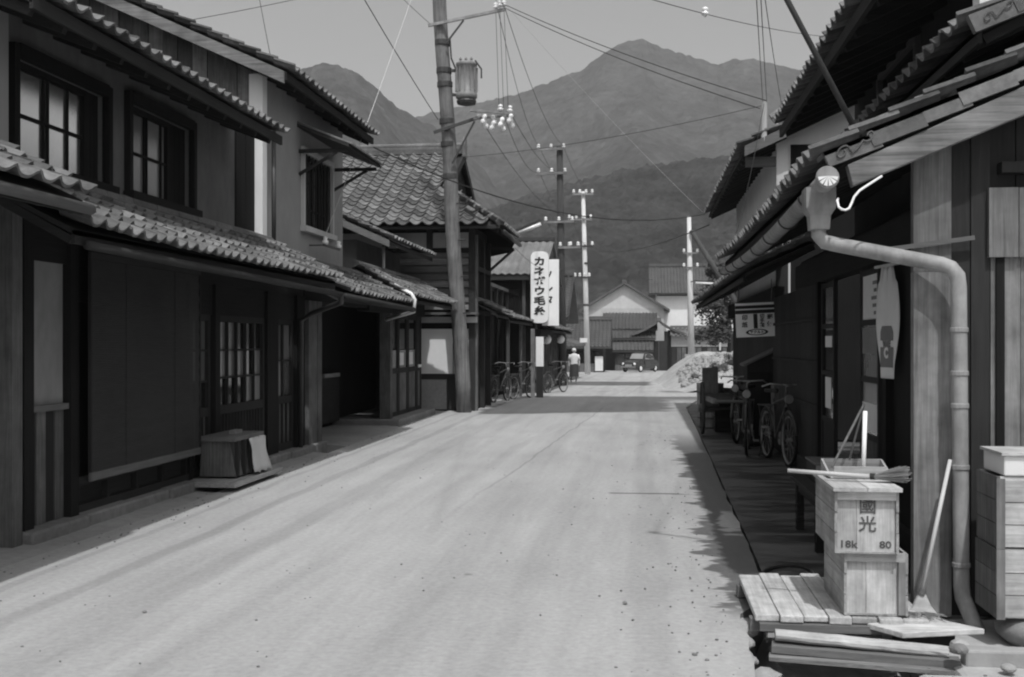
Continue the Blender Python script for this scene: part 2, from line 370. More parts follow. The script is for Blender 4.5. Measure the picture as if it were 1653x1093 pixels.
# right pavement: damp concrete apron under the eaves
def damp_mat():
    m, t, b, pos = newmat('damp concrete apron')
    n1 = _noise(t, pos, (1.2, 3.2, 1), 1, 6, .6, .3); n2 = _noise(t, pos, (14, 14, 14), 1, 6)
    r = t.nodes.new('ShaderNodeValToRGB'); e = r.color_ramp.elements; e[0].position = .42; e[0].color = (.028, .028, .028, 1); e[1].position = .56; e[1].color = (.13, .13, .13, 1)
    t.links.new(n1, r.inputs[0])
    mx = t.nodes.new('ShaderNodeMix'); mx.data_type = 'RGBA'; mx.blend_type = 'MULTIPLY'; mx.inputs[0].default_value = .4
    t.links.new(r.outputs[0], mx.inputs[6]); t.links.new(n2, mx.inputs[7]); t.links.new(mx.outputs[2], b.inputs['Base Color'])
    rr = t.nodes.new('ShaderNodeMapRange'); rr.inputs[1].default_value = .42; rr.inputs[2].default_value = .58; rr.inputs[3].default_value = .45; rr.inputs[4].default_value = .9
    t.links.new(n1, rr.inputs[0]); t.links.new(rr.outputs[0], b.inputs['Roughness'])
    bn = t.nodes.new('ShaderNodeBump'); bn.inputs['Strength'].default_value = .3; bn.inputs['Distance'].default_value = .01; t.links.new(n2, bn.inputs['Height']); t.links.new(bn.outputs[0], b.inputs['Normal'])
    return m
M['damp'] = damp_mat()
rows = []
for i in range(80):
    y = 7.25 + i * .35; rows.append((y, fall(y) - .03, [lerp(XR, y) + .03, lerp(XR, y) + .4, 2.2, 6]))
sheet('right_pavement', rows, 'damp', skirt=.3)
rp = MB().box(1.28, 6, -6, 5.42, -.34, .0).box(1.5, 6, 5.42, 7.24, -.34, -.02)
structure(rp.build('right_forecourt', 'concrete', bevel=.03))

# ------------------------------------------------------------------ mountains
def forest_mat(name, g, s1, s2):
    m, t, b, pos = newmat(name)
    n1 = _noise(t, pos, (s1, s1, s1 * .6), 1, 5, .6); n2 = _noise(t, pos, (s2,) * 3, 1, 4, .6, .5)
    q = _math(t, 'MULTIPLY_ADD', n1, 2.2); q.node.inputs[2].default_value = -.1
    r = _math(t, 'MULTIPLY_ADD', n2, 2.4); r.node.inputs[2].default_value = -.2
    t.links.new(_math(t, 'MULTIPLY', _math(t, 'MULTIPLY', q, r), g), b.inputs['Base Color']); b.inputs['Roughness'].default_value = 1; b.inputs['Specular IOR Level'].default_value = 0
    bn = t.nodes.new('ShaderNodeBump'); bn.inputs['Strength'].default_value = .8; bn.inputs['Distance'].default_value = 1.6; t.links.new(n1, bn.inputs['Height']); t.links.new(bn.outputs[0], b.inputs['Normal'])
    return m
M['forest_far'] = forest_mat('far forest', .05, .11, .016); M['forest_near'] = forest_mat('near forest', .035, .2, .02)
ca, sa = math.cos(math.atan(209 / 1800)), math.sin(math.atan(209 / 1800))
def mountain(name, prof, D, Df, m, nx, nt, spur, tree, tw, seed, p=1.15):
    "a wooded slope rising from its foot at Df metres to a crest line at D metres, bearings and crest heights given by prof"
    b = MB(); x0, x1 = prof[0][0], prof[-1][0]; n = 0
    for i in range(nx + 1):
        u = (x0 + (x1 - x0) * i / nx); zc = lerp(prof, u)
        for k in range(nt + 1):
            t = 1.25 * k / nt; d = Df + (D - Df) * t
            X = d * (-sa + u * ca); Y = d * (ca + u * sa)
            s = t ** p if t < 1 else 1 - (t - 1) * 1.1
            q = noise.fractal(Vector((X * spur[1], Y * spur[1] * .6, seed)), 1., 2., 3)
            r = 1 - abs(noise.noise(Vector((X * spur[1] * 1.7, Y * spur[1] * .45, seed + 5)))) * 2
            z = zc * s + spur[0] * (q + .22 * r - .3) * min(1, 4 * t * max(0, 1.03 - t))
            z += tree * (noise.noise(Vector((X / tw, Y / tw, seed))) + .5 * noise.noise(Vector((X / tw * 2.3, Y / tw * 2.3, seed + 2)))) * (1 if t > .02 else 0)
            b.v.append((X, Y, z - 1))
    w = nt + 1
    b.f = [(i * w + k, (i + 1) * w + k, (i + 1) * w + k + 1, i * w + k + 1) for i in range(nx) for k in range(nt)]
    o = b.build(name, m); o['kind'] = 'structure'; return o
def crest(pts, D): return [((x - 826.5) / 1800, EYE + D * (553 - y) / 1800) for x, y in pts]
mountain('mountain', crest([(250, 260), (420, 235), (560, 215), (690, 182), (760, 166), (800, 160), (830, 154), (880, 134), (940, 110), (975, 84), (1000, 70), (1035, 61), (1062, 70), (1105, 82), (1160, 99), (1180, 92), (1215, 90), (1240, 97), (1290, 108), (1400, 130), (1600, 220), (1800, 300)], 1500), 1500, 620, 'forest_far', 520, 170, (60, .0042), 2.8, 11., 1.)
mountain('mountain', crest([(150, 330), (300, 200), (420, 130), (500, 112), (520, 106), (545, 105), (580, 119), (605, 138), (640, 172), (662, 180), (700, 200), (760, 250), (820, 320), (900, 420)], 1000), 1000, 480, 'forest_far', 300, 110, (36, .006), 2.6, 9., 11.)
mountain('wooded_hill', crest([(500, 470), (640, 420), (700, 385), (760, 348), (830, 318), (886, 302), (940, 286), (988, 274), (1040, 264), (1090, 258), (1156, 252), (1260, 240), (1400, 225), (1600, 230)], 560), 560, 230, 'forest_near', 400, 150, (16, .009), 2.4, 5., 21.)

# ================================================================== LEFT SIDE OF THE STREET
def slope(dx, dz): v = Vector((dx, 0, dz)); return v.normalized(), v.length
def pent(parent, xe, ze, xw, zw, y0, y1, m='tile', side=-1, single=lambda r, c: True, ridge=True, th=.05, pw=.21, pl=.235, rafters=True, sag=0, fascia='wood_dark_y'):
    "a tiled pent roof: deck, fascia, rafters, tiles; side -1 = left of street (rises towards -X)"
    V, L = slope(xw - xe, zw - ze)
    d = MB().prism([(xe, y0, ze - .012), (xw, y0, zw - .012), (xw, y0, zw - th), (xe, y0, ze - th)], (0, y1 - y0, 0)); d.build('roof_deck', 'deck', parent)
    MB().box(min(xe, xe - side * -.025), max(xe, xe - side * -.025), y0, y1, ze - .11, ze - .015).build('fascia', fascia, parent)
    if rafters:
        n = max(2, round((y1 - y0) / .45))
        for i in range(n + 1):
            y = y0 + .05 + (y1 - y0 - .1) * i / n
            pbar('rafter', 'wood_dark_x', parent, (xe - side * -.03 * 1.5, y, ze - th - .03), (xw, y, zw - th - .03), .05, .06)
    if side < 0: tile_roof(parent, (xe + .07, y0, ze - .02), (0, 1, 0), V, y1 - y0, L + .05, m, pw, pl, single, sag=sag)
    else: tile_roof(parent, (xe - .07, y1, ze - .02), (0, -1, 0), V, y1 - y0, L + .05, m, pw, pl, single, sag=sag)
    if ridge:
        for i in range(max(1, round((y1 - y0) / .5))):
            n = max(1, round((y1 - y0) / .5)); a = y0 + (y1 - y0) * i / n; b = y0 + (y1 - y0) * (i + 1) / n - .012
            MB().prism([(xw, a, zw - .02), (xw + side * -.13, a, zw + .03), (xw + side * -.12, a, zw + .085), (xw, a, zw + .13)], (0, b - a, 0)).build('flashing_tile', m, parent)
def grid_window(parent, x, y0, y1, z0, z1, cols, rows, pane, frame='wood_black', out=1, fw=.05, mw=.022, depth=.05):
    "a sash on the plane X = x facing out (+1 = +X): frame bars, muntins, every pane a piece"
    g = lambda a, b: (x + out * a, x + out * b) if out > 0 else (x + out * b, x + out * a)
    fx = g(0, depth); mx = g(.005, depth * .7); px = g(.006, .014)
    w = MB().box(*fx, y0, y0 + fw, z0, z1).box(*fx, y1 - fw, y1, z0, z1).box(*fx, y0 + fw, y1 - fw, z0, z0 + fw).box(*fx, y0 + fw, y1 - fw, z1 - fw, z1).build('window_frame', frame, parent)
    ya, yb, za, zb = y0 + fw, y1 - fw, z0 + fw, z1 - fw
    yc = [ya + (yb - ya) * c for c in cols]; zc = [za + (zb - za) * c for c in rows]
    for c in range(len(yc) - 1):
        for r in range(len(zc) - 1):
            p = pane if isinstance(pane, str) else pane(c, r)
            pbox('pane', p, w, *px, yc[c] + mw / 2, yc[c + 1] - mw / 2, zc[r] + mw / 2, zc[r + 1] - mw / 2)
    for c in yc[1:-1]: pbox('muntin', frame, w, *mx, c - mw / 2, c + mw / 2, za, zb)
    for c in zc[1:-1]: pbox('muntin', frame, w, mx[0] - .001, mx[1] + .002, ya, yb, c - mw / 2, c + mw / 2)
    return w

# ---- nearest house on the left, only its pent roof end and wall edge in view
h = thing('town_house', 'nearest house at far left edge, only a pent roof end with arched tiles showing', 'house', (-4.75, 5.5, 0), 'houses on the left side')
MB().box(-9, -4.78, 1.5, 7.98, 0, 4.2).build('wall', 'plaster_mid', h)
pbox('corner_post', 'wood_mid_z', h, -4.84, -4.68, 7.86, 8.0, .0, 2.6)
pent(h, -3.86, 2.55, -4.8, 3.0, 3.0, 7.36, single=lambda r, c: c > 8, pw=.25)
MB().tube([(-3.8, 2.5, 2.49), (-3.8, 7.36, 2.475)], .04, 8).build('gutter', 'wood_mid_y', h, smooth=True)

# ---- first house: two storeys, clay plaster, lattice doors
h1 = thing('town_house', 'two-storey house at left with grey plaster upper wall and tiled pent roof over lattice doors', 'house', (-4.75, 8.1, 0), 'houses on the left side')
MB().box(-9.2, -5.02, 8.02, 13.84, 0, 4.4).build('rear_body', 'wood_black', h1)
W1 = (8.16, 9.62, 2.97, 3.78); W2 = (10.1, 11.56, 2.98, 3.84)
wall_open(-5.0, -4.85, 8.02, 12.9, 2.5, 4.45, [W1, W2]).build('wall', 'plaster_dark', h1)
for (ya, yb, za, zb), split, pane, cols in ((W1, 9.40, 'shoji', [0, .12, .44, .5, .78, 1]), (W2, 11.14, 'pane_grey', [0, .12, .47, .53, .88, 1])):
    w = MB().box(-4.86, -4.79, ya - .07, ya, za - .07, zb + .09).box(-4.86, -4.79, yb, yb + .07, za - .07, zb + .09).box(-4.86, -4.785, ya, yb, zb, zb + .1).box(-4.86, -4.74, ya - .09, yb + .1, za - .07, za).build('window_casing', 'wood_black', h1)
    grid_window(h1, -4.94, ya, split, za, zb, cols, [0, .48, 1], pane, out=1)
    for i in range(3):
        a = split + (yb - split) * i / 3
        pbox('shutter_board', 'wood_black', h1, -4.95, -4.9, a + .004, a + (yb - split) / 3 - .004, za, zb)
pbox('sill_rail', 'wood_dark_y', h1, -4.85, -4.81, 8.02, 12.9, 2.86, 2.93)
for i in range(5): pbox('wall_board', 'wood_black', h1, -5.0, -4.9 + .008 * (i % 2), 12.91 + i * .168, 12.91 + (i + 1) * .168 - .006, 2.5, 4.35)
# ground floor, south to north
pbox('corner_post', 'wood_black', h1, -4.86, -4.7, 8.06, 8.2, 0, 2.6)
pbox('plaster_panel', 'plaster_panel', h1, -4.84, -4.77, 8.2, 8.76, 1.05, 2.3)
pbox('sill', 'wood_mid_y', h1, -4.86, -4.72, 8.2, 8.78, 1.0, 1.05)
for i in range(4): pbox('wall_board', 'wood_mid_z' if i % 2 else 'wood_dark_z', h1, -4.85, -4.77 + .01 * (i % 2), 8.2 + i * .14, 8.335 + i * .14, .1, 1.0)
pbox('post', 'wood_black', h1, -4.86, -4.7, 8.77, 8.9, 0, 2.6)
pbox('wall_beam', 'wood_black_y', h1, -4.88, -4.74, 8.06, 15.3, 2.2, 2.5)
pbox('wall_back', 'wood_black', h1, -5.0, -4.9, 8.06, 15.3, 0, 2.6)
for za, zb in ((.1, .17), (.33, .41)): pbox('dado_rail', 'wood_dark_y', h1, -4.86, -4.73, 8.9, 11.26, za, zb)
for i in range(5):
    y = 8.92 + i * .575
    pbox('dado_post', 'wood_dark_z', h1, -4.85, -4.745, y, y + .05, .17, .33)
    if i < 4: pbox('dado_panel', 'wood_dark_y', h1, -4.86, -4.8, y + .05, y + .575, .17, .33)
pbox('window_lintel', 'wood_black_y', h1, -4.85, -4.76, 8.9, 11.26, 1.9, 2.2)
for i, (a, b) in enumerate(((8.02, 8.9), (8.91, 9.75), (9.76, 10.55), (10.56, 11.2), (12.76, 13.6), (13.61, 14.4), (14.41, 15.3))):
    MB().box(-4.9, -4.6 - .015 * (i % 3), a, b, -.03, .1 + .008 * (i % 2)).build('foundation_stone', 'stone', h1, bevel=.02)
MB().box(-4.9, -4.68, 11.2, 12.76, -.34, .09).build('foundation_stone', 'stone', h1, bevel=.02)
def lattice(parent, x, y0, y1, z0, zr, z1, nb, sub, hb, pane):
    w = MB()
    for a, b in ((y0, y0 + .06), (y1 - .06, y1)): w.box(x, x + .06, a, b, z0, z1)
    w.box(x + .003, x + .057, y0 + .06, y1 - .06, z1 - .07, z1); w.box(x + .003, x + .057, y0 + .06, y1 - .06, zr - .05, zr + .05); w.box(x + .003, x + .057, y0 + .06, y1 - .06, z0, z0 + .1)
    d = w.build('lattice_door', 'wood_dark_z', parent); a, b = y0 + .06, y1 - .06
    zs = [zr + .05 + (z1 - .07 - zr - .05) * q for q in (0,) + hb + (1,)]
    for i in range(nb):
        yy = [a + (b - a) * (i + q) / nb for q in (0, 1)]
        for k in range(len(zs) - 1): pbox('pane', pane(i, k), d, x + .012, x + .02, yy[0] + .005, yy[1] - .005, zs[k] + .004, zs[k + 1] - .004)
        if i: pbox('lattice_bar', 'wood_dark_z', d, x + .022, x + .055, yy[0] - .014, yy[0] + .014, zr + .05, z1 - .07)
    for q in zs[1:-1]: pbox('lattice_rail', 'wood_dark_y', d, x + .021, x + .046, a, b, q - .012, q + .012)
    n = nb * sub
    pbox('kick_panel', 'wood_mid_z', d, x + .012, x + .02, a, b, z0 + .1, zr - .05)
    for i in range(1, n): y = a + (b - a) * i / n; pbox('kick_slat', 'wood_dark_z', d, x + .021, x + .05, y - .012, y + .012, z0 + .1, zr - .05)
rp = random.Random(3)
LP = lambda i, k: rp.choice(['glass_dark', 'glass_dark', 'pane_grey', 'glass_dark', 'pane_grey'])
pbox('post', 'wood_black', h1, -4.88, -4.72, 11.26, 11.34, .09, 2.2)
lattice(h1, -4.84, 11.34, 11.98, .1, .78, 1.86, 2, 2, (.3, .66), lambda i, k: 'pane_grey' if k else 'glass_dark')
pbox('post', 'wood_black', h1, -4.88, -4.72, 11.98, 12.12, .09, 2.2)
lattice(h1, -4.82, 12.12, 13.72, .1, .78, 1.86, 5, 3, (.33, .66), LP)
pbox('post', 'wood_black', h1, -4.88, -4.72, 13.72, 14.15, .09, 2.2)
lattice(h1, -4.84, 14.15, 14.95, .1, .78, 1.86, 2, 2, (.5,), lambda i, k: 'shoji' if (i == 1 and k == 0) else 'pane_grey')
pbox('post', 'wood_black', h1, -4.88, -4.72, 14.95, 15.3, .09, 2.2)
pbox('transom', 'wood_black_y', h1, -4.86, -4.76, 11.34, 14.95, 1.86, 2.2)
pent(h1, -3.95, 2.355, -4.86, 2.82, 7.42, 14.12, sag=.035)
MB().tube([(-3.9, 7.5, 2.24), (-3.9, 11, 2.21), (-3.9, 14.2, 2.18)], .035, 8).build('gutter', 'wood_dark_y', h1, smooth=True)
MB().tube([(-3.9, 14.2, 2.19), (-3.92, 14.3, 2.08), (-4.5, 14.9, 1.95), (-4.68, 15.0, 1.85), (-4.69, 15.0, .1)], .035, 8).build('downpipe', 'metal_dark', h1, smooth=True)
# upper roof: only its underside and eave courses show from the street
V, L = slope(-4.2, 1.7)
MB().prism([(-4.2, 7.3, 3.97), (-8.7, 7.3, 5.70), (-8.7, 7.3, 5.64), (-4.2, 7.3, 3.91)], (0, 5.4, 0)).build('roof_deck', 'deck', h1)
for i in range(12): pbar('rafter', 'wood_dark_x', h1, (-4.26, 7.4 + i * .46, 3.88), (-5.6, 7.4 + i * .46, 4.395), .06, .07)
pbox('fascia', 'wood_dark_y', h1, -4.22, -4.19, 7.3, 12.7, 3.87, 3.97)
tile_roof(h1, (-4.14, 7.3, 3.95), (0, 1, 0), (-1, 0, .385), 5.4, 4.8, single=lambda r, c: r < 2, pw=.21)
MB().prism([(-8.7, 7.3, 5.6), (-8.7, 7.3, 5.72), (-12.6, 7.3, 4.2), (-12.6, 7.3, 4.1)], (0, 5.4, 0)).build('rear_roof', 'tile', h1)
MB().bar((-8.7, 7.25, 5.83), (-8.7, 12.75, 5.83), .3, .22).build('ridge', 'tile', h1)

# ---- reed blind hanging across the front window of the first house
bl = thing('reed_blind', 'large dark reed blind hanging over the front window at left', 'blind', (-4.6, 10.07, .38))
r = MB()
for i in range(118):
    z = .46 + i * .0152; w = .004 * math.sin(i * .7); r.box(-4.612 + w, -4.6 + w, 8.93, 11.22, z, z + .0112)
r.build('reed_sheet', 'reed', bl)
MB().box(-4.62, -4.59, 8.9, 11.25, .38, .455).build('bottom_bar', 'wood_mid_y', bl, bevel=.006)
MB().box(-4.62, -4.59, 8.9, 11.25, 2.255, 2.31).build('top_bar', 'wood_dark_y', bl)
for i in range(2): y = 9.55 + i * 1.05; pbox('binding_cord', 'reed', bl, -4.598, -4.592, y, y + .006, .455, 2.255)
for y in (8.9, 11.235): pbox('edge_binding', 'wood_dark_z', bl, -4.622, -4.594, y, y + .02, .455, 2.255)

# ---- wooden refuse bin over the drain, sacking over one end
bn = thing('wooden_bin', 'slant-sided wooden bin with a pale sack over one end by lattice doors', 'bin', (-4.5, 11.9, 0))
MB().prism([(-4.68, 11.42, .12), (-4.28, 11.42, .12), (-4.35, 11.42, .5), (-4.66, 11.42, .5)], (0, .82, 0)).build('bin_body', 'wood_mid_z', bn, bevel=.008)
for k in range(4): pbox('bin_batten', 'wood_dark_z', bn, -4.3, -4.255, 11.44 + k * .2, 11.48 + k * .2, .12, .5)
pbox('bin_rim', 'wood_mid_y', bn, -4.7, -4.27, 11.38, 12.28, .5, .545)
pbox('lid_handle', 'wood_grey_y', bn, -4.5, -4.42, 11.8, 12.0, .545, .585)
s = MB(); n = 9
for i in range(n):
    for k in range(7):
        t = i / (n - 1); zz = .50 - .37 * k / 6; s.v.append((-4.262 + .075 * (k / 6) + .012 * math.sin(i * 1.9 + k * .8), 11.76 + .5 * t + .012 * math.sin(k * 1.3 + i), zz + .01 * math.sin(i * 2.2)))
s.f = [(i * 7 + k, i * 7 + k + 1, (i + 1) * 7 + k + 1, (i + 1) * 7 + k) for i in range(n - 1) for k in range(6)]
so = s.build('sack', 'plaster_light', bn, smooth=True); so.modifiers.new('thick', 'SOLIDIFY').thickness = .012
pbox('base_plank', 'wood_grey_y', bn, -4.72, -4.16, 11.1, 12.62, .05, .10)
pbox('base_plank', 'wood_mid_y', bn, -4.70, -4.62, 11.15, 12.6, .0, .05)

# ---- second house: gable end towards us, white corner post, small awning
h2 = thing('town_house', 'taller gabled house with white corner post and a barred window under a small awning', 'house', (-4.85, 13.85, 0), 'houses on the left side')
MB().box(-12, -5.0, 13.9, 18.0, 2.4, 5.0).build('rear_body', 'plaster_mid', h2)
WN = (15.6, 17.04, 3.23, 4.3)
wall_open(-5.0, -4.85, 13.92, 17.78, 2.45, 5.15, [WN]).build('wall', 'plaster_mid', h2)
zr = lambda x: 4.95 + (-4.42 - x) * .45
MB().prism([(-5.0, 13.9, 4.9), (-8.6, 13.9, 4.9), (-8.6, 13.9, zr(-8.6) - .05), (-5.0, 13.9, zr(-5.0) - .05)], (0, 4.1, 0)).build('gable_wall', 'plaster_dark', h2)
for i in range(17):
    x = -4.98 - i * .2; MB().prism([(x, 13.87 - .012 * (i % 2), 4.0), (x - .192, 13.87 - .012 * (i % 2), 4.0), (x - .192, 13.87 - .012 * (i % 2), zr(x - .192) - .06), (x, 13.87 - .012 * (i % 2), zr(x) - .06)], (0, .03, 0)).build('gable_board', 'wood_grey_z' if i % 3 == 0 else 'wood_mid_z', h2)
pbox('corner_post', 'plaster_white', h2, -4.98, -4.8, 13.76, 13.93, 2.45, 4.98)
MB().tube([(-4.74, 14.02, 2.6), (-4.74, 14.02, 4.3)], .03, 8).build('downpipe', 'metal_dark', h2, smooth=True)
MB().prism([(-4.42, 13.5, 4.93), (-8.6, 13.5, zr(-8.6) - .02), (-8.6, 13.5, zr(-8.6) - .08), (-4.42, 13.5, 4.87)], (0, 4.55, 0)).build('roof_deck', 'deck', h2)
MB().prism([(-4.42, 13.49, 4.93), (-8.6, 13.49, zr(-8.6)), (-8.6, 13.49, zr(-8.6) - .15), (-4.42, 13.49, 4.78)], (0, -.035, 0)).build('bargeboard', 'wood_grey_x', h2)
pbox('fascia', 'wood_dark_y', h2, -4.44, -4.4, 13.5, 18.05, 4.83, 4.93)
for i in range(11): pbar('rafter', 'wood_dark_x', h2, (-4.46, 13.6 + i * .435, 4.83), (-5.2, 13.6 + i * .435, 5.163), .055, .07)
tile_roof(h2, (-4.33, 13.45, 4.91), (0, 1, 0), (-1, 0, .45), 4.62, 4.7, single=lambda r, c: r < 3 or c == 0, pw=.21)
MB().prism([(-8.6, 13.5, zr(-8.6) + .02), (-12.4, 13.5, zr(-8.6) - 1.7), (-12.4, 13.5, zr(-8.6) - 1.8), (-8.6, 13.5, zr(-8.6) - .1)], (0, 4.55, 0)).build('rear_roof', 'tile', h2)
w = MB().box(-4.87, -4.8, 15.53, 15.6, 3.16, 4.37).box(-4.87, -4.8, 17.04, 17.11, 3.16, 4.37).box(-4.87, -4.76, 15.5, 17.14, 3.15, 3.23).box(-4.87, -4.8, 15.6, 17.04, 4.3, 4.37).build('window_casing', 'plaster_light', h2)
grid_window(h2, -4.95, 15.6, 17.04, 3.23, 4.3, [0, .25, .5, .75, 1], [0, .25, 1], 'glass_dark', frame='wood_black')
for i in range(9): y = 15.68 + i * .16; pbox('window_bar', 'wood_dark_z', h2, -4.88, -4.86, y, y + .025, 3.23, 4.3)
MB().prism([(-4.1, 15.35, 4.36), (-4.85, 15.35, 4.66), (-4.85, 15.35, 4.61), (-4.1, 15.35, 4.31)], (0, 1.95, 0)).build('awning_board', 'wood_dark_x', h2)
for i in range(7):
    y = 15.35 + i * .28; MB().prism([(-4.05, y, 4.37), (-4.85, y, 4.69), (-4.85, y, 4.665), (-4.05, y, 4.345)], (0, .27, 0)).build('awning_strip', 'tile', h2)
for y in (15.45, 17.2):
    MB().bar((-4.85, y, 4.28), (-4.15, y, 4.28), .05, .05).bar((-4.85, y, 3.95), (-4.3, y, 4.26), .04, .04).build('awning_bracket', 'wood_dark_x', h2)
ib = MB().bar((-4.85, 15.95, 2.98), (-4.6, 15.95, 2.98), .02, .02).bar((-4.62, 15.9, 2.98), (-4.62, 16.75, 2.98), .02, .03).build('wire_bracket', 'metal_dark', h2)
for y in (15.98, 16.7): MB().lathe([(.015, 2.99), (.045, 3.0), (.05, 3.04), (.025, 3.06), (.04, 3.09), (.015, 3.11)], (-4.62, y, 0), 10).build('insulator', 'ceramic', ib, smooth=True)
# ground floor and its pent roof
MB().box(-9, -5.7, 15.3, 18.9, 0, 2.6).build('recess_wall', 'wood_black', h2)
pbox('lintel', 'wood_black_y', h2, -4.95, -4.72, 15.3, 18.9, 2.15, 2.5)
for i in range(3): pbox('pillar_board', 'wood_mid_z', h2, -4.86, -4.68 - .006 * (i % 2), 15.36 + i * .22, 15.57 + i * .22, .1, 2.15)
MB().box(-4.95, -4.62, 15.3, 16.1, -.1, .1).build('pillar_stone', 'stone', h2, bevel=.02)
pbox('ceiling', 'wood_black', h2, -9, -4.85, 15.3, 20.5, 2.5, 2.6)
pent(h2, -3.95, 2.21, -4.86, 2.66, 14.45, 18.7, sag=.02)
MB().tube([(-4.84, 19.3, 2.78), (-4.4, 18.95, 2.62), (-3.9, 18.72, 2.38), (-3.84, 18.7, 2.28), (-3.86, 18.72, 2.08), (-4.5, 19.4, 1.96)], .032, 8).build('downpipe', 'paint_white', h2, smooth=True)
MB().tube([(-3.86, 14.3, 2.16), (-3.86, 18.7, 2.11)], .042, 8).build('gutter', 'wood_dark_y', h2, smooth=True)

# ---- low shop with glazed panel doors and a stone step
ls = thing('low_shop', 'low shop with narrow glazed door panels and a stone step before leaning pole', 'shop', (-4.75, 20.5, 0), 'houses on the left side')
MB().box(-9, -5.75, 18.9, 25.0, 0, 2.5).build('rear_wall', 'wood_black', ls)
pbox('counter_panel', 'wood_dark_y', ls, -5.7, -5.6, 18.4, 20.3, .1, .95)
pbox('counter_rail', 'wood_grey_y', ls, -5.6, -5.56, 19.2, 20.2, .92, .99)
pbox('side_wall', 'wood_dark_x', ls, -9, -4.85, 23.75, 23.85, 0, 2.6)
pbox('lintel', 'wood_black_y', ls, -4.9, -4.68, 18.9, 23.85, 2.1, 2.45)
for i, (a, b) in enumerate(((20.42, 20.62), (20.66, 21.5), (21.54, 22.4), (22.44, 23.3), (23.34, 23.8))):
    if i == 0: pbox('post', 'wood_mid_z', ls, -4.86, -4.66, a, b, .1, 2.1); continue
    d = MB().box(-4.8, -4.74, a, a + .07, .1, 2.1).box(-4.8, -4.74, b - .07, b, .1, 2.1).box(-4.798, -4.742, a + .07, b - .07, .1, .2).box(-4.798, -4.742, a + .07, b - .07, .95, 1.05).box(-4.798, -4.742, a + .07, b - .07, 2.02, 2.1).build('door', 'wood_dark_z', ls)
    pbox('door_panel', 'wood_mid_z', d, -4.78, -4.765, a + .07, b - .07, .2, .95)
    if i == 4: pbox('door_panel', 'wood_dark_z', d, -4.78, -4.765, a + .07, b - .07, 1.05, 2.02); pbox('push_bar', 'paint_white', d, -4.74, -4.72, a + .08, b - .08, 1.02, 1.08)
    else:
        pbox('pane', 'pane_grey', d, -4.78, -4.77, a + .07, b - .07, 1.05, 1.4); pbox('pane', 'glass_dark', d, -4.78, -4.77, a + .07, b - .07, 1.42, 2.02)
        if i > 1: pbox('notice', 'paper', d, -4.768, -4.764, a + .2, b - .3, 1.1, 1.35)
MB().box(-5.75, -4.46, 20.3, 23.95, -.1, .12).build('stone_step', 'stone', ls, bevel=.025)
pent(ls, -4.12, 2.38, -4.95, 2.86, 18.75, 24.1, sag=.03, single=lambda r, c: True)
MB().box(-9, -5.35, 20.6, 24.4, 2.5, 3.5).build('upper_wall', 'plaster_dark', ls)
MB().prism([(-4.62, 20.2, 3.42), (-7.4, 20.2, 4.65), (-7.4, 20.2, 4.58), (-4.62, 20.2, 3.35)], (0, 4.25, 0)).build('upper_roof_deck', 'deck', ls)
MB().prism([(-4.62, 20.19, 3.44), (-7.4, 20.19, 4.67), (-7.4, 20.19, 4.54), (-4.62, 20.19, 3.31)], (0, -.03, 0)).build('bargeboard', 'wood_mid_x', ls)
tile_roof(ls, (-4.55, 20.15, 3.42), (0, 1, 0), (-1, 0, .442), 4.3, 3.0, single=lambda r, c: r < 1 or c < 1)
MB().tube([(-4.9, 20.9, 2.75), (-4.9, 20.9, 3.38)], .03, 8).build('vent_pipe', 'plaster_light', ls, smooth=True)

# ---- third house: big tiled roof with a gablet, clapboards, white panel facing us
h3 = thing('town_house', 'house with big grey pantile roof, clapboard side wall and white panel behind the leaning pole', 'house', (-3.75, 25, 0), 'houses on the left side')
MB().box(-10, -3.8, 25.06, 27.4, -.2, 4.2).box(-10, -4.7, 27.4, 33.4, -.2, 4.4).build('wall', 'wood_black', h3)
for i in range(8):
    z = 2.3 + i * .17; MB().prism([(-8, 25.0, z), (-8, 25.05, z + .175), (-8, 25.06, z + .175), (-8, 25.06, z)], (4.25 - .02 * (i % 2), 0, 0)).build('clapboard', 'wood_mid_x' if i % 3 else 'wood_grey_x', h3)
for a, b in ((-8, -5.9), (-5.75, -4.86), (-4.72, -3.9)): pbox('plaster_strip', 'plaster_light', h3, a, b, 25.03, 25.06, 3.7, 4.05)
for x in (-5.82, -4.79, -3.82): pbox('post', 'wood_dark_z', h3, x - .07, x + .07, 24.98, 25.07, 3.66 if x < -4 else 0, 4.15)
pbox('tie_beam', 'wood_black', h3, -8, -3.76, 24.985, 25.07, 3.6, 3.7)
pbox('cap_board', 'plaster_light', h3, -5.1, -3.7, 24.86, 25.06, 2.0, 2.13)
pbox('white_panel', 'plaster_white', h3, -5.1, -4.26, 24.99, 25.06, .84, 1.86)
pbox('grey_panel', 'plaster_light', h3, -4.24, -3.78, 25.0, 25.06, .84, 1.86)
pbox('dado_band', 'ink', h3, -5.1, -3.76, 24.98, 25.06, .72, .83)
pbox('dado_panel', 'concrete', h3, -5.1, -4.4, 25.0, 25.06, .03, .71); pbox('dado_panel', 'wood_dark_z', h3, -4.39, -3.78, 25.0, 25.06, .03, .71)
pbox('drip_roof', 'wood_mid_x', h3, -5.2, -3.66, 24.7, 25.02, 2.18, 2.23)
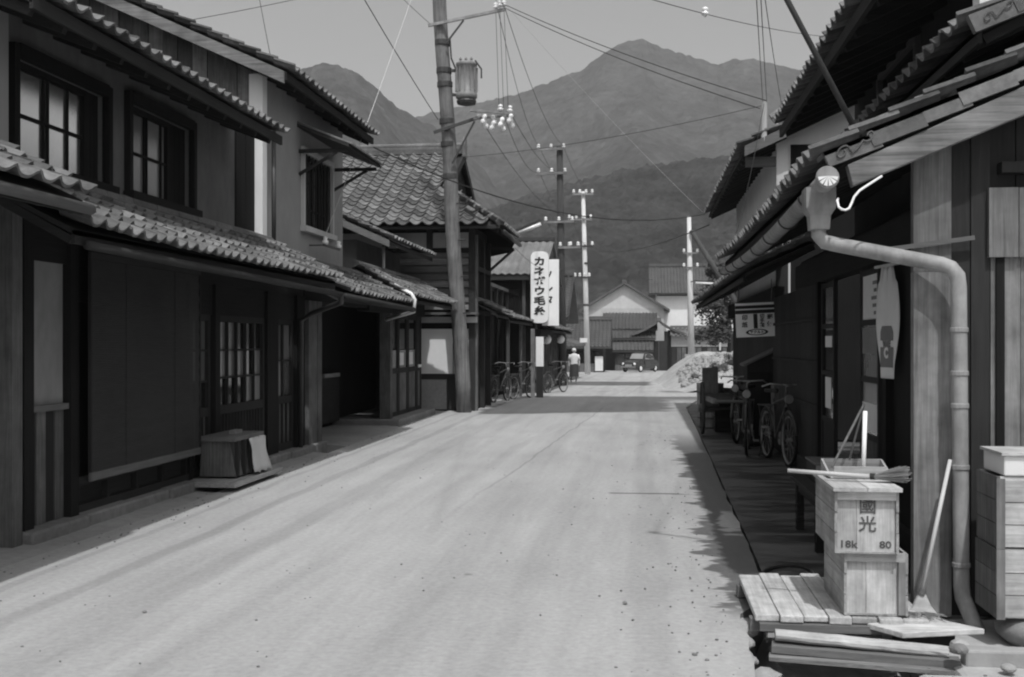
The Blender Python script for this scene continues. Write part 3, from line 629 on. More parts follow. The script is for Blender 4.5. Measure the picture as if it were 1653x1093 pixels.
# roof
Z3 = lambda y: 4.14 + (y - 24.3) * .502
def poly(name, pts, th, m, parent): return MB().prism(pts, (0, 0, -th)).build(name, m, parent)
poly('roof_deck', [(-9.5, 24.3, Z3(24.3) - .02), (-3.1, 24.3, Z3(24.3) - .02), (-4.66, 26.5, Z3(26.5) - .02), (-4.66, 29, Z3(29) - .02), (-9.5, 29, Z3(29) - .02)], .06, 'deck', h3)
poly('rear_deck', [(-9.5, 33.7, Z3(24.3)), (-9.5, 29, Z3(29)), (-4.66, 29, Z3(29)), (-4.66, 33.7, Z3(24.3))], .06, 'deck', h3)
poly('skirt_deck', [(-3.1, 24.3, 4.12), (-3.1, 27.6, 4.12), (-4.75, 27.6, 5.22), (-4.75, 26.5, 5.22)], .06, 'deck', h3)
MB().prism([(-4.78, 26.4, 5.2), (-4.78, 31.6, 5.2), (-4.78, 29, 6.45)], (-.06, 0, 0)).build('gable_face', 'wood_black', h3)
for s in (-1, 1): MB().prism([(-4.62, 29 + s * 2.75, 5.14), (-4.62, 29, 6.52), (-4.62, 29, 6.3), (-4.62, 29 + s * 2.75, 4.95)], (-.05, 0, 0)).build('bargeboard', 'wood_dark_x', h3)
U, V = Vector((1, 0, 0)), Vector((0, 1, .502)).normalized()
me = tile_mesh('tile', .29, .27 * 1.22, .04); N = U.cross(V); rest = MB(); geo = tile_geo(.29, .27 * 1.22, .04, .022, 6)
for r in range(20):
    for c in range(22):
        x = -9.45 + c * .29; d = r * .265; y = 24.24 + d * V.y
        xmax = -3.2 - max(0, (y - 24.3)) * .709 if y < 26.5 else -4.72
        if x + .29 > xmax + .12: continue
        p = Vector((x, 24.24, Z3(24.24))) + V * d + N * .05
        mx = Matrix(((U.x, V.x, N.x, p.x), (U.y, V.y, N.y, p.y), (U.z, V.z, N.z, p.z), (0, 0, 0, 1))) @ Matrix.Rotation(random.uniform(-.02, .02), 4, 'Z') @ Matrix.Translation((0, random.uniform(-.012, .012), random.uniform(0, .008)))
        if x > -6.9: piece('roof_tile', me, h3, mx)
        else: rest.add([mx @ Vector(v) for v in geo[0]], geo[1])
rest.build('upper_tiles', 'tile', h3, kind='stuff')
Vs = Vector((-1.65, 0, 1.1)).normalized()
for r in range(7):
    for c in range(32):
        y = 24.25 + c * .295; d = r * .27; k = d * 1.65 / 1.983 / 1.65
        if y < 24.3 + 2.2 * k - .1 or y > 27.35: continue
        p = Vector((-3.03, y, 4.1)) + Vs * d + Vector((0, 1, 0)).cross(Vs) * .05
        Nn = Vector((0, 1, 0)).cross(Vs)
        piece('roof_tile', tile_mesh('tile', .295, .27 * 1.22, .04), h3, Matrix(((0, Vs.x, Nn.x, p.x), (1, Vs.y, Nn.y, p.y), (0, Vs.z, Nn.z, p.z), (0, 0, 0, 1))))
for k in range(3): MB().bar((-9.5, 29, 6.53 + k * .07), (-4.62 - .03 * k, 29, 6.53 + k * .07), .34 - .08 * k, .062).build('ridge_course', 'tile', h3)
MB().bar((-9.5, 29, 6.75), (-4.6, 29, 6.75), .14, .1).build('ridge_cap', 'tile', h3, bevel=.03)
MB().prism([(-4.58, 28.8, 6.4), (-4.58, 29.2, 6.4), (-4.58, 29.22, 6.75), (-4.58, 29.1, 6.95), (-4.58, 28.9, 6.95), (-4.58, 28.78, 6.75)], (-.08, 0, 0)).build('ridge_end_tile', 'tile', h3, bevel=.02)
for n in range(9):
    t = n / 9; a = Vector((-3.08, 24.28, 4.2)); b = Vector((-4.7, 26.5, 5.33)); p = a.lerp(b, t); q = a.lerp(b, t + 1 / 9.2)
    MB().tube([p, q], [.085, .07], 8).build('hip_tile', 'tile', h3, smooth=False)
for i in range(5): pbar('rafter', 'wood_dark_x', h3, (-3.15, 24.5 + i * .7, 4.02), (-3.9, 24.5 + i * .7, 4.5), .06, .07)
MB().prism([(-3.1, 27.62, 4.14), (-4.72, 27.62, 5.24), (-4.72, 27.62, 4.3), (-3.75, 27.62, 3.7), (-3.25, 27.62, 3.8)], (0, .05, 0)).build('skirt_end_board', 'wood_black', h3)
MB().tube([(-3.02, 24.4, 4.0), (-3.0, 27.6, 3.97)], .05, 8).build('gutter', 'metal_dark', h3, smooth=True)
for x0, z0, x1, z1 in ((-3.75, 3.3, -3.12, 3.85), (-3.75, 3.9, -3.12, 3.85)): pbar('eave_brace', 'wood_dark_x', h3, (x0, 27.3, z0), (x1, 27.3, z1), .06, .06)
# street face of the third house: posts, upper rail, dark shop opening
for i in range(3): pbox('post', 'wood_mid_z' if i == 0 else 'wood_dark_z', h3, -3.8, -3.7, 25.06 + i * 1.1, 25.18 + i * 1.1, -.2, 4.0)
for z in (2.2, 3.2): pbox('street_rail', 'wood_dark_y', h3, -3.79, -3.71, 25.1, 27.4, z, z + .1)
pent(h3, -3.28, 2.24, -3.78, 2.48, 25.3, 27.5, pw=.25, rafters=False)
# ---- low open-fronted shop set back beyond it
os_ = thing('open_shop', 'low open-fronted shop in deep shade where bicycles stand', 'shop', (-4.3, 31, fall(31)), 'houses on the left side')
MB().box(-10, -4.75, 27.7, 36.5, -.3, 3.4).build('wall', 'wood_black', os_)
for i in range(7):
    pbox('post', 'wood_dark_z', os_, -4.45, -4.35, 28.2 + i * 1.36, 28.3 + i * 1.36, -.2, 3.2)
    if i < 6: pbox('upper_window', 'glass_dark', os_, -4.745, -4.72, 28.5 + i * 1.36, 29.5 + i * 1.36, 2.55, 3.2)
pbox('upper_rail', 'wood_mid_y', os_, -4.46, -4.34, 28.2, 36.5, 3.2, 3.3)
for i in range(6): pbox('goods_shelf', 'wood_dark_y', os_, -4.74, -4.4, 28.4 + i * 1.3, 29.4 + i * 1.3, .45 + .2 * (i % 3), .5 + .2 * (i % 3))
pent(os_, -3.55, 2.2, -4.42, 2.5, 30.0, 36.5, single=lambda r, c: r < 2, pw=.27, rafters=False)
for y in (30.2, 33.4): pbox('eave_post', 'wood_mid_z', os_, -3.66, -3.58, y, y + .08, -.15, 2.15)

# ---- fourth house with sheet-metal roof, further along
h4 = thing('sheet_roof_house', 'house with ribbed sheet-metal roof behind the upright white shop signs', 'house', (-3.6, 37, fall(37)), 'houses on the left side')
MB().box(-10, -3.5, 36.6, 47.5, -.4, 3.9).build('wall', 'wood_black', h4)
rf = MB(); n = 46; xs = [-9 + (5.85) * i / n for i in range(n + 1)]
for i, x in enumerate(xs):
    dz = .05 if i % 2 else 0
    rf.v += [(x, 36.2, 3.78 + dz), (x, 40.4, 5.22 + dz), (x, 44.6, 3.78 + dz)]
rf.f = [(i * 3 + k, (i + 1) * 3 + k, (i + 1) * 3 + k + 1, i * 3 + k + 1) for i in range(n) for k in range(2)]
ro = rf.build('sheet_roof', 'metal_roof', h4); ro.modifiers.new('thick', 'SOLIDIFY').thickness = .03
MB().bar((-9, 40.4, 5.3), (-3.12, 40.4, 5.3), .3, .12).build('ridge', 'metal_dark', h4)
pbox('eave_board', 'wood_dark_x', h4, -9, -3.2, 36.24, 36.3, 3.6, 3.76)
MB().prism([(-3.5, 36.6, 3.85), (-3.5, 44.2, 3.85), (-3.5, 40.4, 5.15)], (-.1, 0, 0)).build('gable_face', 'wood_dark_z', h4)
for i in range(8): pbox('upper_window', 'glass_dark', h4, -3.49, -3.46, 37 + i * 1.2, 37.9 + i * 1.2, 2.5, 3.4); pbox('post', 'wood_mid_z', h4, -3.5, -3.42, 36.7 + i * 1.2, 36.8 + i * 1.2, -.4, 3.8)
pbox('corner_post', 'wood_mid_z', h4, -3.9, -3.8, 36.5, 36.6, -.3, 3.7)
for i in range(4): pbox('upper_window', 'glass_dark', h4, -8.2 + i * 1.1, -7.3 + i * 1.1, 36.55, 36.58, 2.4, 3.3)
pent(h4, -2.95, 2.0, -3.48, 2.25, 36.7, 47.5, single=lambda r, c: r < 1 and c < 40, pw=.3, rafters=False)
pbox('shop_beam', 'wood_black_y', h4, -3.5, -3.3, 36.7, 47.5, 1.75, 2.0)
# pillar with white upper half beside the shop
pl = thing('painted_pillar', 'pillar painted white above and black below by parked bicycles', 'pillar', (-3.05, 32.5, fall(32.5)))
pbox('upper_half', 'paint_white', pl, -3.08, -2.86, 32.6, 32.75, .85, 1.72); pbox('lower_half', 'ink', pl, -3.07, -2.87, 32.6, 32.75, fall(33), .85)
pbox('timber_post', 'wood_grey_z', pl, -3.2, -3.09, 32.3, 32.42, fall(33), 1.95)
gl = {'x': [(-3.36, 39.6, 1.66), (-3.2, 44.2, 1.68)]}
for i, (x, y, z) in enumerate(gl['x']):
    g = thing('globe_lamp', ['white glass globe lamp nearer the painted pillar', 'white glass globe lamp beside the dark second pole'][i], 'lamp', (x, y, z), 'globe lamps under the shop eave')
    MB().lathe([(.17 * math.sin(math.pi * k / 10) + .004, z - .17 * math.cos(math.pi * k / 10)) for k in range(11)], (x, y, 0), 14).build('globe', 'plaster_white', g, smooth=True)
    MB().tube([(x, y, z + .16), (x, y, z + .34)], .03, 8).build('stem', 'metal_dark', g)

# ---- upright shop signs
sg = thing('upright_sign', 'tall white rounded sign with katakana standing on the shop eave', 'sign', (-3.27, 35.9, 2.2))
pts = []
for cz, a0 in ((4.27, 0), (2.4, 180)):
    for k in range(13):
        a = R(a0 + 180 * k / 12); ca_, sa_ = math.cos(a), math.sin(a)
        pts.append((-3.27 + .28 * math.copysign(abs(ca_) ** .6, ca_), 35.9, cz + .22 * math.copysign(abs(sa_) ** .8, sa_)))
MB().prism(pts, (0, .13, 0)).build('sign_board', 'paint_white', sg)
MB().prism([(-3.27 + (p[0] + 3.27) * 1.06, 35.93, 3.335 + (p[2] - 3.335) * 1.012) for p in pts], (0, .07, 0)).build('sign_rim', 'plaster_light', sg)
letter('カ\nネ\nボ\nウ\n毛\n糸', .30, 'ink', sg, (-3.27, 35.892, 3.36), bold=.012, line=1.06, sx=1.25, sy=1.0)
for z in (2.45, 4.2): MB().bar((-3.27, 36.03, z), (-3.42, 36.7, z), .04, .04).build('stay', 'metal_dark', sg)
s2 = thing('upright_sign', 'plain rectangular white sign half hidden behind the katakana sign', 'sign', (-2.9, 36.2, 2.2))
pbox('sign_board', 'paint_white', s2, -3.2, -2.66, 36.08, 36.15, 2.1, 4.25)
letter('ノ\nレ\nタ', .36, 'ink', s2, (-3.0, 36.072, 3.3), bold=.01, line=1.1, sx=.9)
for z in (2.5, 3.4): MB().bar((-3.1, 36.15, z), (-3.42, 36.8, z), .04, .04).build('stay', 'metal_dark', s2)

# ---- street lamp on the third house corner
def tube_lamp(label, p, q, wall):
    l = thing('street_lamp', label, 'lamp', p, 'fluorescent street lamps')
    p, q = Vector(p), Vector(q)
    MB().tube([p, q], .055, 10).build('tube', 'tube_lamp', l, smooth=True)
    MB().bar(p + Vector((0, 0, .09)), q + Vector((0, 0, .09)), .12, .05).build('reflector', 'metal_dark', l)
    MB().tube([wall, p + Vector((0, 0, .1))], .025, 6).build('arm', 'metal_dark', l)
tube_lamp('fluorescent tube lamp on an arm from the pantiled house corner', (-3.36, 30.0, 4.5), (-2.70, 30.0, 4.76), (-4.3, 30.0, 4.2))

# ================================================================== RIGHT SIDE OF THE STREET
ra = thing('corner_shop', 'dark timber shop at right with tiled pent roof, gutter and open sliding doors', 'shop', (2.0, 6.5, 0), 'houses on the right side')
# lower pent roof
ZA = lambda x: 2.62 + (x - 1.06) * .45
pent(ra, 1.06, 2.585, 2.52, ZA(2.52), 6.5, 14.4, side=1, fascia='wood_dark_y', sag=.05, single=lambda r, c: r < 4 or c > 25)
# verge facing the camera: big weathered bargeboard, stepped side tiles, scrolled corner tile
MB().prism([(1.14, 6.385, 2.54), (3.4, 6.385, 3.535), (3.4, 6.385, 3.34), (1.17, 6.385, 2.42)], (0, .08, 0)).build('bargeboard', 'wood_grey_x', ra, bevel=.006)
v = Vector((1, 0, .45)).normalized()
for i in range(9):
    p = Vector((1.02, 6.375 - .006 * (i % 2), 2.58)) + v * (i * .262); q = p + v * .31; nz = Vector((-v.z, 0, v.x))
    lo, hi = -.075, .035 + .012 * (i % 2)
    t = MB().prism([p + nz * (lo + .02), q + nz * lo, q + nz * (hi - .02), p + nz * hi], (0, .05, 0))
    t.prism([p + nz * hi, q + nz * (hi - .02), q + nz * (hi - .045), p + nz * (hi - .025)], (0, .24, 0)); t.build('verge_tile', 'tile', ra)
def scroll(parent, o, s, name='scroll_relief'):
    pts = []
    for k in range(16): a = 7.2 - k * .45; rr = .012 + .026 * k / 15; pts.append((.09 + rr * math.cos(a), .012 + rr * math.sin(a)))
    pts += [(.145, -.012), (.17, .0), (.2, .03)]
    for k in range(14): a = 3.6 + k * .45; rr = .034 - .024 * k / 13; pts.append((.235 + rr * math.cos(a), .045 + rr * math.sin(a)))
    MB().tube([Vector(o) + Vector((x, 0, z + x * .43)) * s for x, z in pts], .005 * s, 5).build(name, 'tile', parent)
scroll(ra, (1.02, 6.368, 2.555), 1.0)
# upper pent roof behind, its wall, and the main eave high above
pent(ra, 2.0, 3.45, 2.62, 3.73, 6.95, 14.0, side=1, single=lambda r, c: True)
MB().prism([(2.02, 7.0, 3.40), (2.7, 7.0, 3.7), (2.7, 7.0, 3.6), (2.02, 7.0, 3.32)], (0, .05, 0)).build('upper_verge', 'wood_black', ra)
for i in range(3):
    p = Vector((1.94, 6.86 - .006 * (i % 2), 3.44)) + v * (i * .262); q = p + v * .31; nz = Vector((-v.z, 0, v.x))
    MB().prism([p + nz * -.06, q + nz * -.075, q + nz * .03, p + nz * .05], (0, .06, 0)).build('verge_tile', 'tile', ra)
scroll(ra, (1.96, 6.852, 3.43), .8)
UW = (11.0, 12.6, 3.85, 4.42)
wall_open(2.62, 2.8, 6.95, 14.2, 2.4, 4.75, [UW]).build('upper_wall', 'wood_dark_z', ra)
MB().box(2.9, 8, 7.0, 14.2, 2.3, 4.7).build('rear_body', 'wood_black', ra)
MB().box(2.57, 2.63, 10.92, 11.0, 3.8, 4.48).box(2.57, 2.63, 12.6, 12.68, 3.8, 4.48).box(2.57, 2.63, 11.0, 12.6, 4.42, 4.48).box(2.55, 2.63, 10.9, 12.7, 3.78, 3.85).build('window_casing', 'wood_mid_y', ra)
grid_window(ra, 2.72, 11.0, 12.6, 3.85, 4.42, [0, .33, .66, 1], [0, 1], 'glass_dark', out=-1)
pbox('wall_plate', 'wood_mid_y', ra, 2.5, 2.62, 7.0, 14.2, 4.6, 4.82)
MB().box(2.03, 2.14, 7.02, 7.16, 3.5, 4.75).build('plaster_fin', 'plaster_white', ra)
ZU = lambda x: 4.24 + (x - 1.7) * .45
MB().prism([(1.72, 7.2, 4.2), (6.4, 7.2, ZU(6.4) - .04), (6.4, 7.2, ZU(6.4) - .11), (1.72, 7.2, 4.13)], (0, 6.85, 0)).build('main_roof_deck', 'deck', ra)
for i in range(16): pbar('rafter', 'wood_dark_x', ra, (1.76, 7.3 + i * .445, 4.11), (2.6, 7.3 + i * .445, 4.49), .06, .07)
pbox('fascia', 'wood_dark_y', ra, 1.69, 1.73, 7.2, 14.05, 4.08, 4.19)
tile_roof(ra, (1.64, 14.05, 4.19), (0, -1, 0), (1, 0, .45), 6.85, 4.6, single=lambda r, c: r < 2, pw=.21)
MB().prism([(6.4, 7.2, ZU(6.4) - .1), (6.4, 7.2, ZU(6.4) + .05), (10.5, 7.2, 4.5), (10.5, 7.2, 4.4)], (0, 6.85, 0)).build('rear_roof', 'tile', ra)
# gutter with joints, end stop, hopper and downpipe
gu = MB(); n = 9; ys = [6.38 + (14.45 - 6.38) * i / 24 for i in range(25)]
for y in ys:
    z = 2.47 - .10 * math.sin(math.pi * (y - 6.38) / 8.07) ** 1.0 * .8
    for k in range(n): a = math.pi * (1 + k / (n - 1)); gu.v.append((1.03 + .062 * math.cos(a), y, z + .062 * math.sin(a)))
gu.f = [(i * n + k, i * n + k + 1, (i + 1) * n + k + 1, (i + 1) * n + k) for i in range(24) for k in range(n - 1)]
go = gu.build('gutter', 'metal_grey', ra, smooth=True); go.modifiers.new('thick', 'SOLIDIFY').thickness = .006
for i in range(2, 24, 3):
    y = ys[i]; z = 2.47 - .08 * math.sin(math.pi * (y - 6.38) / 8.07)
    MB().tube([(1.03 + .068 * math.cos(math.pi * (1 + k / 8)), y, z + .068 * math.sin(math.pi * (1 + k / 8))) for k in range(9)], .007, 5).build('gutter_bracket', 'metal_dark', go)
MB().lathe([(.002, 6.36), (.062, 6.365), (.066, 6.38), (.062, 6.40)], (1.03, 0, 2.47), 16, 'y').build('end_stop', 'metal_grey', go)
for k in range(6):
    a0, a1 = R(180 + 30 * k + 4), R(180 + 30 * k + 26); MB().prism([(1.03, 6.352, 2.475), (1.03 + .055 * math.cos(a0), 6.352, 2.475 + .055 * math.sin(a0)), (1.03 + .055 * math.cos(a1), 6.352, 2.475 + .055 * math.sin(a1))], (0, .014, 0)).build('end_flute', 'paint_white', go)
hp = MB()
for a, z in ((.085, 2.44), (.085, 2.32), (.06, 2.28), (.055, 2.20)):
    hp.v += [(1.02 - a, 6.62 - a, z), (1.02 + a, 6.62 - a, z), (1.02 + a, 6.62 + a, z), (1.02 - a, 6.62 + a, z)]
hp.f = [(i * 4 + k, i * 4 + (k + 1) % 4, (i + 1) * 4 + (k + 1) % 4, (i + 1) * 4 + k) for i in range(3) for k in range(4)] + [(12, 13, 14, 15)]
hp.build('rain_hopper', 'metal_grey', ra, bevel=.006)
pp = [(1.02, 6.62, 2.24), (1.02, 6.62, 2.17), (1.05, 6.60, 2.13), (1.12, 6.57, 2.11), (1.66, 6.445, 1.985), (1.705, 6.43, 1.965), (1.738, 6.42, 1.92), (1.745, 6.42, 1.86), (1.76, 6.42, .20), (1.765, 6.41, .14), (1.80, 6.33, .02), (1.81, 6.30, -.02)]
MB().tube(pp, .043, 14).build('downpipe', 'metal_grey', ra, smooth=True)
for z in (1.62, 1.38, 1.2, .86, .32): MB().lathe([(.046, z - .014), (.049, z - .01), (.049, z + .01), (.046, z + .014)], (1.745 + (1.86 - z) * .0091, 6.42, 0), 14).build('pipe_collar', 'metal_grey', ra)
for z in (1.62, 1.2, .32): MB().bar((1.75, 6.45, z), (1.75, 6.6, z), .012, .02).build('pipe_clip', 'metal_dark', ra)
MB().tube([(1.1, 6.45, 2.36), (1.07, 6.3, 2.33), (1.075, 6.29, 2.295), (1.09, 6.28, 2.28), (1.11, 6.275, 2.275), (1.13, 6.28, 2.285), (1.145, 6.29, 2.315), (1.16, 6.30, 2.35), (1.19, 6.31, 2.385), (1.22, 6.32, 2.405), (1.32, 6.36, 2.47)], .007, 7).build('stay_wire', 'paint_white', ra, smooth=True)
# end wall towards the camera
pbox('end_post', 'wood_grey_z', ra, 1.535, 1.742, 6.55, 6.62, 0, 1.95)
pbox('end_post_top', 'wood_mid_z', ra, 1.535, 1.742, 6.555, 6.62, 1.952, 2.72)  # upper length in darker wood: the verge's shadow put into its colour
pbox('end_board', 'wood_dark_z', ra, 1.746, 1.85, 6.58, 6.63, 0, 2.8); pbox('end_board', 'wood_dark_z', ra, 1.854, 1.955, 6.57, 6.63, 0, 2.85)
for i in range(7):
    x = 1.96 + i * .165; pbox('end_board', 'wood_grey_z', ra, x, x + .16, 6.57 + .008 * (i % 2), 6.63, .05, 2.06)
    pbox('end_board', 'wood_mid_z', ra, x - .02, x + .138, 6.53 + .008 * (i % 2), 6.565, 2.03, 2.42); pbox('end_board', 'wood_dark_z', ra, x - .02, x + .138, 6.59, 6.63, 2.43, 3.0)
pbar('batten', 'wood_mid_x', ra, (1.25, 6.53, 2.06), (1.86, 6.53, 2.14), .02, .025)
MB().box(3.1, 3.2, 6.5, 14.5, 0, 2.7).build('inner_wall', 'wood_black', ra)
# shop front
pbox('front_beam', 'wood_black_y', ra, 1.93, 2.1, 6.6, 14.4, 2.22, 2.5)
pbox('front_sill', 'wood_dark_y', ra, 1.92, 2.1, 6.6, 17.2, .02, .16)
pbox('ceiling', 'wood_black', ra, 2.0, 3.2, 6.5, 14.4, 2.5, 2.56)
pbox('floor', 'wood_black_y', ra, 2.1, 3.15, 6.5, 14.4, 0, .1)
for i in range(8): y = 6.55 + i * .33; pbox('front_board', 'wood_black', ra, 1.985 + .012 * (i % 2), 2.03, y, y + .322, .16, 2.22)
pbox('post', 'wood_black', ra, 1.94, 2.08, 9.2, 9.32, .1, 2.3)
def slide(y0, y1, panes):
    d = MB().box(1.97, 2.01, y0, y0 + .06, .16, 2.2).box(1.97, 2.01, y1 - .06, y1, .16, 2.2)
    for z in (.16, .7, 1.2, 1.7, 2.14): d.box(1.973, 2.007, y0 + .06, y1 - .06, z, z + .05)
    d = d.build('sliding_door', 'wood_dark_z', ra)
    for z0, z1, p in panes: pbox('pane', p, d, 1.985, 1.992, y0 + .06, y1 - .06, z0, z1)
    return d
d = slide(9.62, 10.42, [(.21, .7, 'wood_mid_z'), (.75, 1.2, 'pane_grey'), (1.25, 1.7, 'pane_grey'), (1.75, 2.14, 'paper')])
pbox('posted_sheet', 'paper', d, 1.98, 1.984, 9.7, 10.36, .78, 1.02); pbox('posted_sheet', 'paper_grey', d, 1.98, 1.984, 9.7, 10.36, 1.45, 1.68)
for k in range(5): pbox('printed_mark', 'paper_grey', d, 1.979, 1.9835, 9.72 + .05 * (k % 2), 9.86 + .05 * (k % 3), 1.79 + k * .065, 1.82 + k * .065)
d = slide(11.8, 12.62, [(.21, .7, 'wood_dark_z'), (.75, 1.2, 'glass_dark'), (1.25, 1.7, 'glass_dark'), (1.75, 2.14, 'glass_dark')])
pbox('posted_sheet', 'paper', d, 1.98, 1.984, 12.0, 12.4, 1.5, 1.62); pbox('posted_sheet', 'paper', d, 1.98, 1.984, 12.05, 12.4, .85, 1.18)
pbox('post', 'wood_black', ra, 1.94, 2.08, 12.68, 12.82, .1, 2.3)
for i in range(9):
    y = 12.85 + i * .49; pbox('shutter_board', 'wood_dark_z', ra, 1.98, 2.02, y, y + .48, .16, 2.22)
for z in (.8, 1.3, 1.8): pbox('shutter_rail', 'wood_dark_y', ra, 1.955, 1.978, 12.85, 17.2, z, z + .04)

# ---- cloth banner beside the sliding door
bnr = thing('hanging_banner', 'creased hanging banner with a bottle label and letter C by shop door', 'banner', (1.86, 9.2, 1.28))
b = MB(); nu, nv = 12, 26
for i in range(nv + 1):
    t = i / nv; wid = .30 + .16 * math.sin(math.pi * min(1, t * 1.15)) - .06 * (1 - t) * (t < .15) - .1 * max(0, t - .55)
    for k in range(nu + 1):
        s = k / nu - .5; b.v.append((1.90 + s * wid * .18, 8.95 - s * wid * .98 + .03 * math.sin(s * 18 + 2.5 * t) * (1 - t), 2.14 - t * .87))
b.f = [(i * (nu + 1) + k, i * (nu + 1) + k + 1, (i + 1) * (nu + 1) + k + 1, (i + 1) * (nu + 1) + k) for i in range(nv) for k in range(nu)]
bo = b.build('cloth', 'paper', bnr, smooth=True); bo.modifiers.new('thick', 'SOLIDIFY').thickness = .003
ang = math.degrees(math.atan2(-.98, .18))
def on_banner(s, t, off=.006): return Vector((1.90 + s * .18 - off * .98, 8.95 - s * .98 - off * .18, 2.14 - t * .87))
def bquad(s0, s1, t0, t1, m, name, rnd=0):
    pts = [on_banner(s0, t1), on_banner(s1, t1)]
    if rnd: pts += [on_banner(s1, t0 + rnd), on_banner(s1 - .03, t0), on_banner(s0 + .03, t0), on_banner(s0, t0 + rnd)]
    else: pts += [on_banner(s1, t0), on_banner(s0, t0)]
    MB().prism(pts, (-.002, -.0015, 0)).build(name, m, bnr)
bquad(-.12, .12, .53, .66, 'paper_grey', 'printed_cap', .05); bquad(-.12, .12, .72, .9, 'paper_grey', 'printed_label')
letter('VITE', .075, 'paper_grey', bnr, on_banner(0, .69, .009), rz=ang, bold=.004); letter('C', .11, 'paper', bnr, on_banner(0, .775, .012), rz=ang, bold=.006)
MB().bar((1.86, 9.2, 2.15), (1.93, 8.7, 2.15), .02, .02).build('hanging_rod', 'bamboo', bnr)

# ---- apple crates in front of the end wall
def crate(name, label, x0, x1, y0, y1, z0, z1, group, lid=False, ends=2, mats=('wood_pale_z', 'wood_pale_y')):
    c = thing(name, label, 'crate', ((x0 + x1) / 2, (y0 + y1) / 2, z0), group); t = .014
    zs = z1 - (.022 if lid else 0)
    n = ends; w = (x1 - x0 - 2 * t)
    cut = [0, .34, 1] if n == 2 else [i / n for i in range(n + 1)]
    for f in ((y0 + .02, y0 + .035), (y1 - .035, y1 - .02)):
        for a, b in zip(cut, cut[1:]): pbox('end_board', mats[0], c, x0 + t + w * a + .001, x0 + t + w * b - .001, *f, z0 + .01, zs - .01)
    h = (zs - z0) / 3
    for k in range(3):
        for xa, xb in ((x0, x0 + t), (x1 - t, x1)): pbox('side_board', mats[1], c, xa, xb, y0 + .006 * (k % 2), y1, z0 + k * h + .002, z0 + (k + 1) * h - .002)
    for f in (y0, y1 - .02): pbox('batten', 'wood_pale_x', c, x0 + t, x1 - t, f, f + .02, zs - .045, zs)
    pbox('floor_board', 'wood_pale_y', c, x0 + t, x1 - t, y0 + .01, y1 - .01, z0, z0 + .01)
    if lid:
        m = (x0 + x1) / 2
        for a, b in ((x0 - .012, m - .002), (m + .002, x1 + .012)): pbox('lid_board', 'wood_bleach_y', c, a, b, y0 - .03, y1 + .02, zs + .002, z1)
    return c
lo = crate('apple_crate', 'lower apple crate with knotty unmarked end boards on plank walkway', 1.06, 1.385, 6.03, 6.68, .115, .445, 'apple crates by the plank walkway')
pbox('corner_batten', 'wood_grey_z', lo, 1.335, 1.371, 6.022, 6.05, .125, .4)
up = crate('apple_crate', 'upper apple crate stencilled with two kanji and numbers, brooms on its lid', 1.005, 1.33, 5.99, 6.64, .447, .795, 'apple crates by the plank walkway', lid=True)
letter('國\n光', .088, 'ink_grey', up, (1.175, 6.008, .642), bold=.0012, line=1.08, sx=1.05); letter('18k', .052, 'ink_grey', up, (1.075, 6.008, .492), bold=.0012, sx=1.2); letter('80', .052, 'ink_grey', up, (1.265, 6.008, .492), bold=.0012, sx=1.2)
rc1 = crate('apple_crate', 'bottom crate of grey slats at right edge, resting on a round stone', 1.81, 2.44, 5.98, 6.34, .13, .49, 'slatted crates at the right edge', mats=('wood_grey_x', 'wood_mid_z'))
rc2 = crate('apple_crate', 'upper slatted crate at right edge beneath the flat white box', 1.82, 2.45, 5.99, 6.35, .492, .86, 'slatted crates at the right edge', mats=('wood_grey_x', 'wood_mid_z'))
for c, z in ((rc1, .13), (rc2, .492)):
    for k in range(3): pbox('front_slat', 'wood_pale_x', c, 1.835, 2.42, 5.972 + .003 * (k % 2), 5.99, z + .01 + k * .115, z + .12 + k * .115)
    MB().box(1.808, 1.85, 5.96, 5.973, z + .0, z + .36).build('corner_batten', 'wood_grey_z', c)
fb = thing('flat_box', 'flat white lidded box on top of the slatted crates at right edge', 'box', (2.1, 6.15, .862))
MB().box(1.85, 2.44, 5.98, 6.33, .864, .97).build('box_body', 'plaster_white', fb, bevel=.008); pbox('box_lid', 'wood_pale_x', fb, 1.835, 2.45, 5.965, 6.34, .97, .985)
st = thing('base_stone', 'rounded dark stone under the slatted crates at right edge', 'stone', (2.12, 6.1, 0))
MB().lathe([(.10, -.03), (.2, -.02), (.25, .03), (.25, .07), (.22, .105), (.17, .125), (.05, .127)], (2.1, 6.1, 0), 18).build('stone_block', 'stone', st, smooth=True)

# ---- brooms, dustpan, bench, box
br = thing('straw_broom', 'long-handled straw broom lying across the stencilled crate', 'broom', (1.1, 6.2, .8))
MB().tube([(.80, 6.28, .845), (1.25, 6.2, .825)], [.011, .013], 8).build('handle', 'bamboo', br, smooth=True)
bb = MB(); rr = random.Random(5)
for i in range(140):
    a = rr.uniform(0, 6.28); q = rr.random() ** .5; e = Vector((1.40 + rr.uniform(-.02, .03), 6.17 + .075 * q * math.cos(a), .845 + .045 * q * math.sin(a)))
    bb.tube([(1.235, 6.2 + .01 * math.cos(a), .826 + .01 * math.sin(a)), e], [.003, .0015], 3, False)
bb.build('bristles', 'straw', br, kind='stuff'); MB().tube([(1.225, 6.205, .827), (1.27, 6.196, .828)], .018, 8).build('binding', 'wood_dark_x', br)
b2 = thing('rake_broom', 'bamboo-handled broom with flared head leaning upside against the downpipe', 'broom', (1.45, 6.28, .06))
MB().tube([(1.70, 6.42, .9), (1.505, 6.24, .20)], [.011, .013], 8).build('handle', 'bamboo', b2, smooth=True)
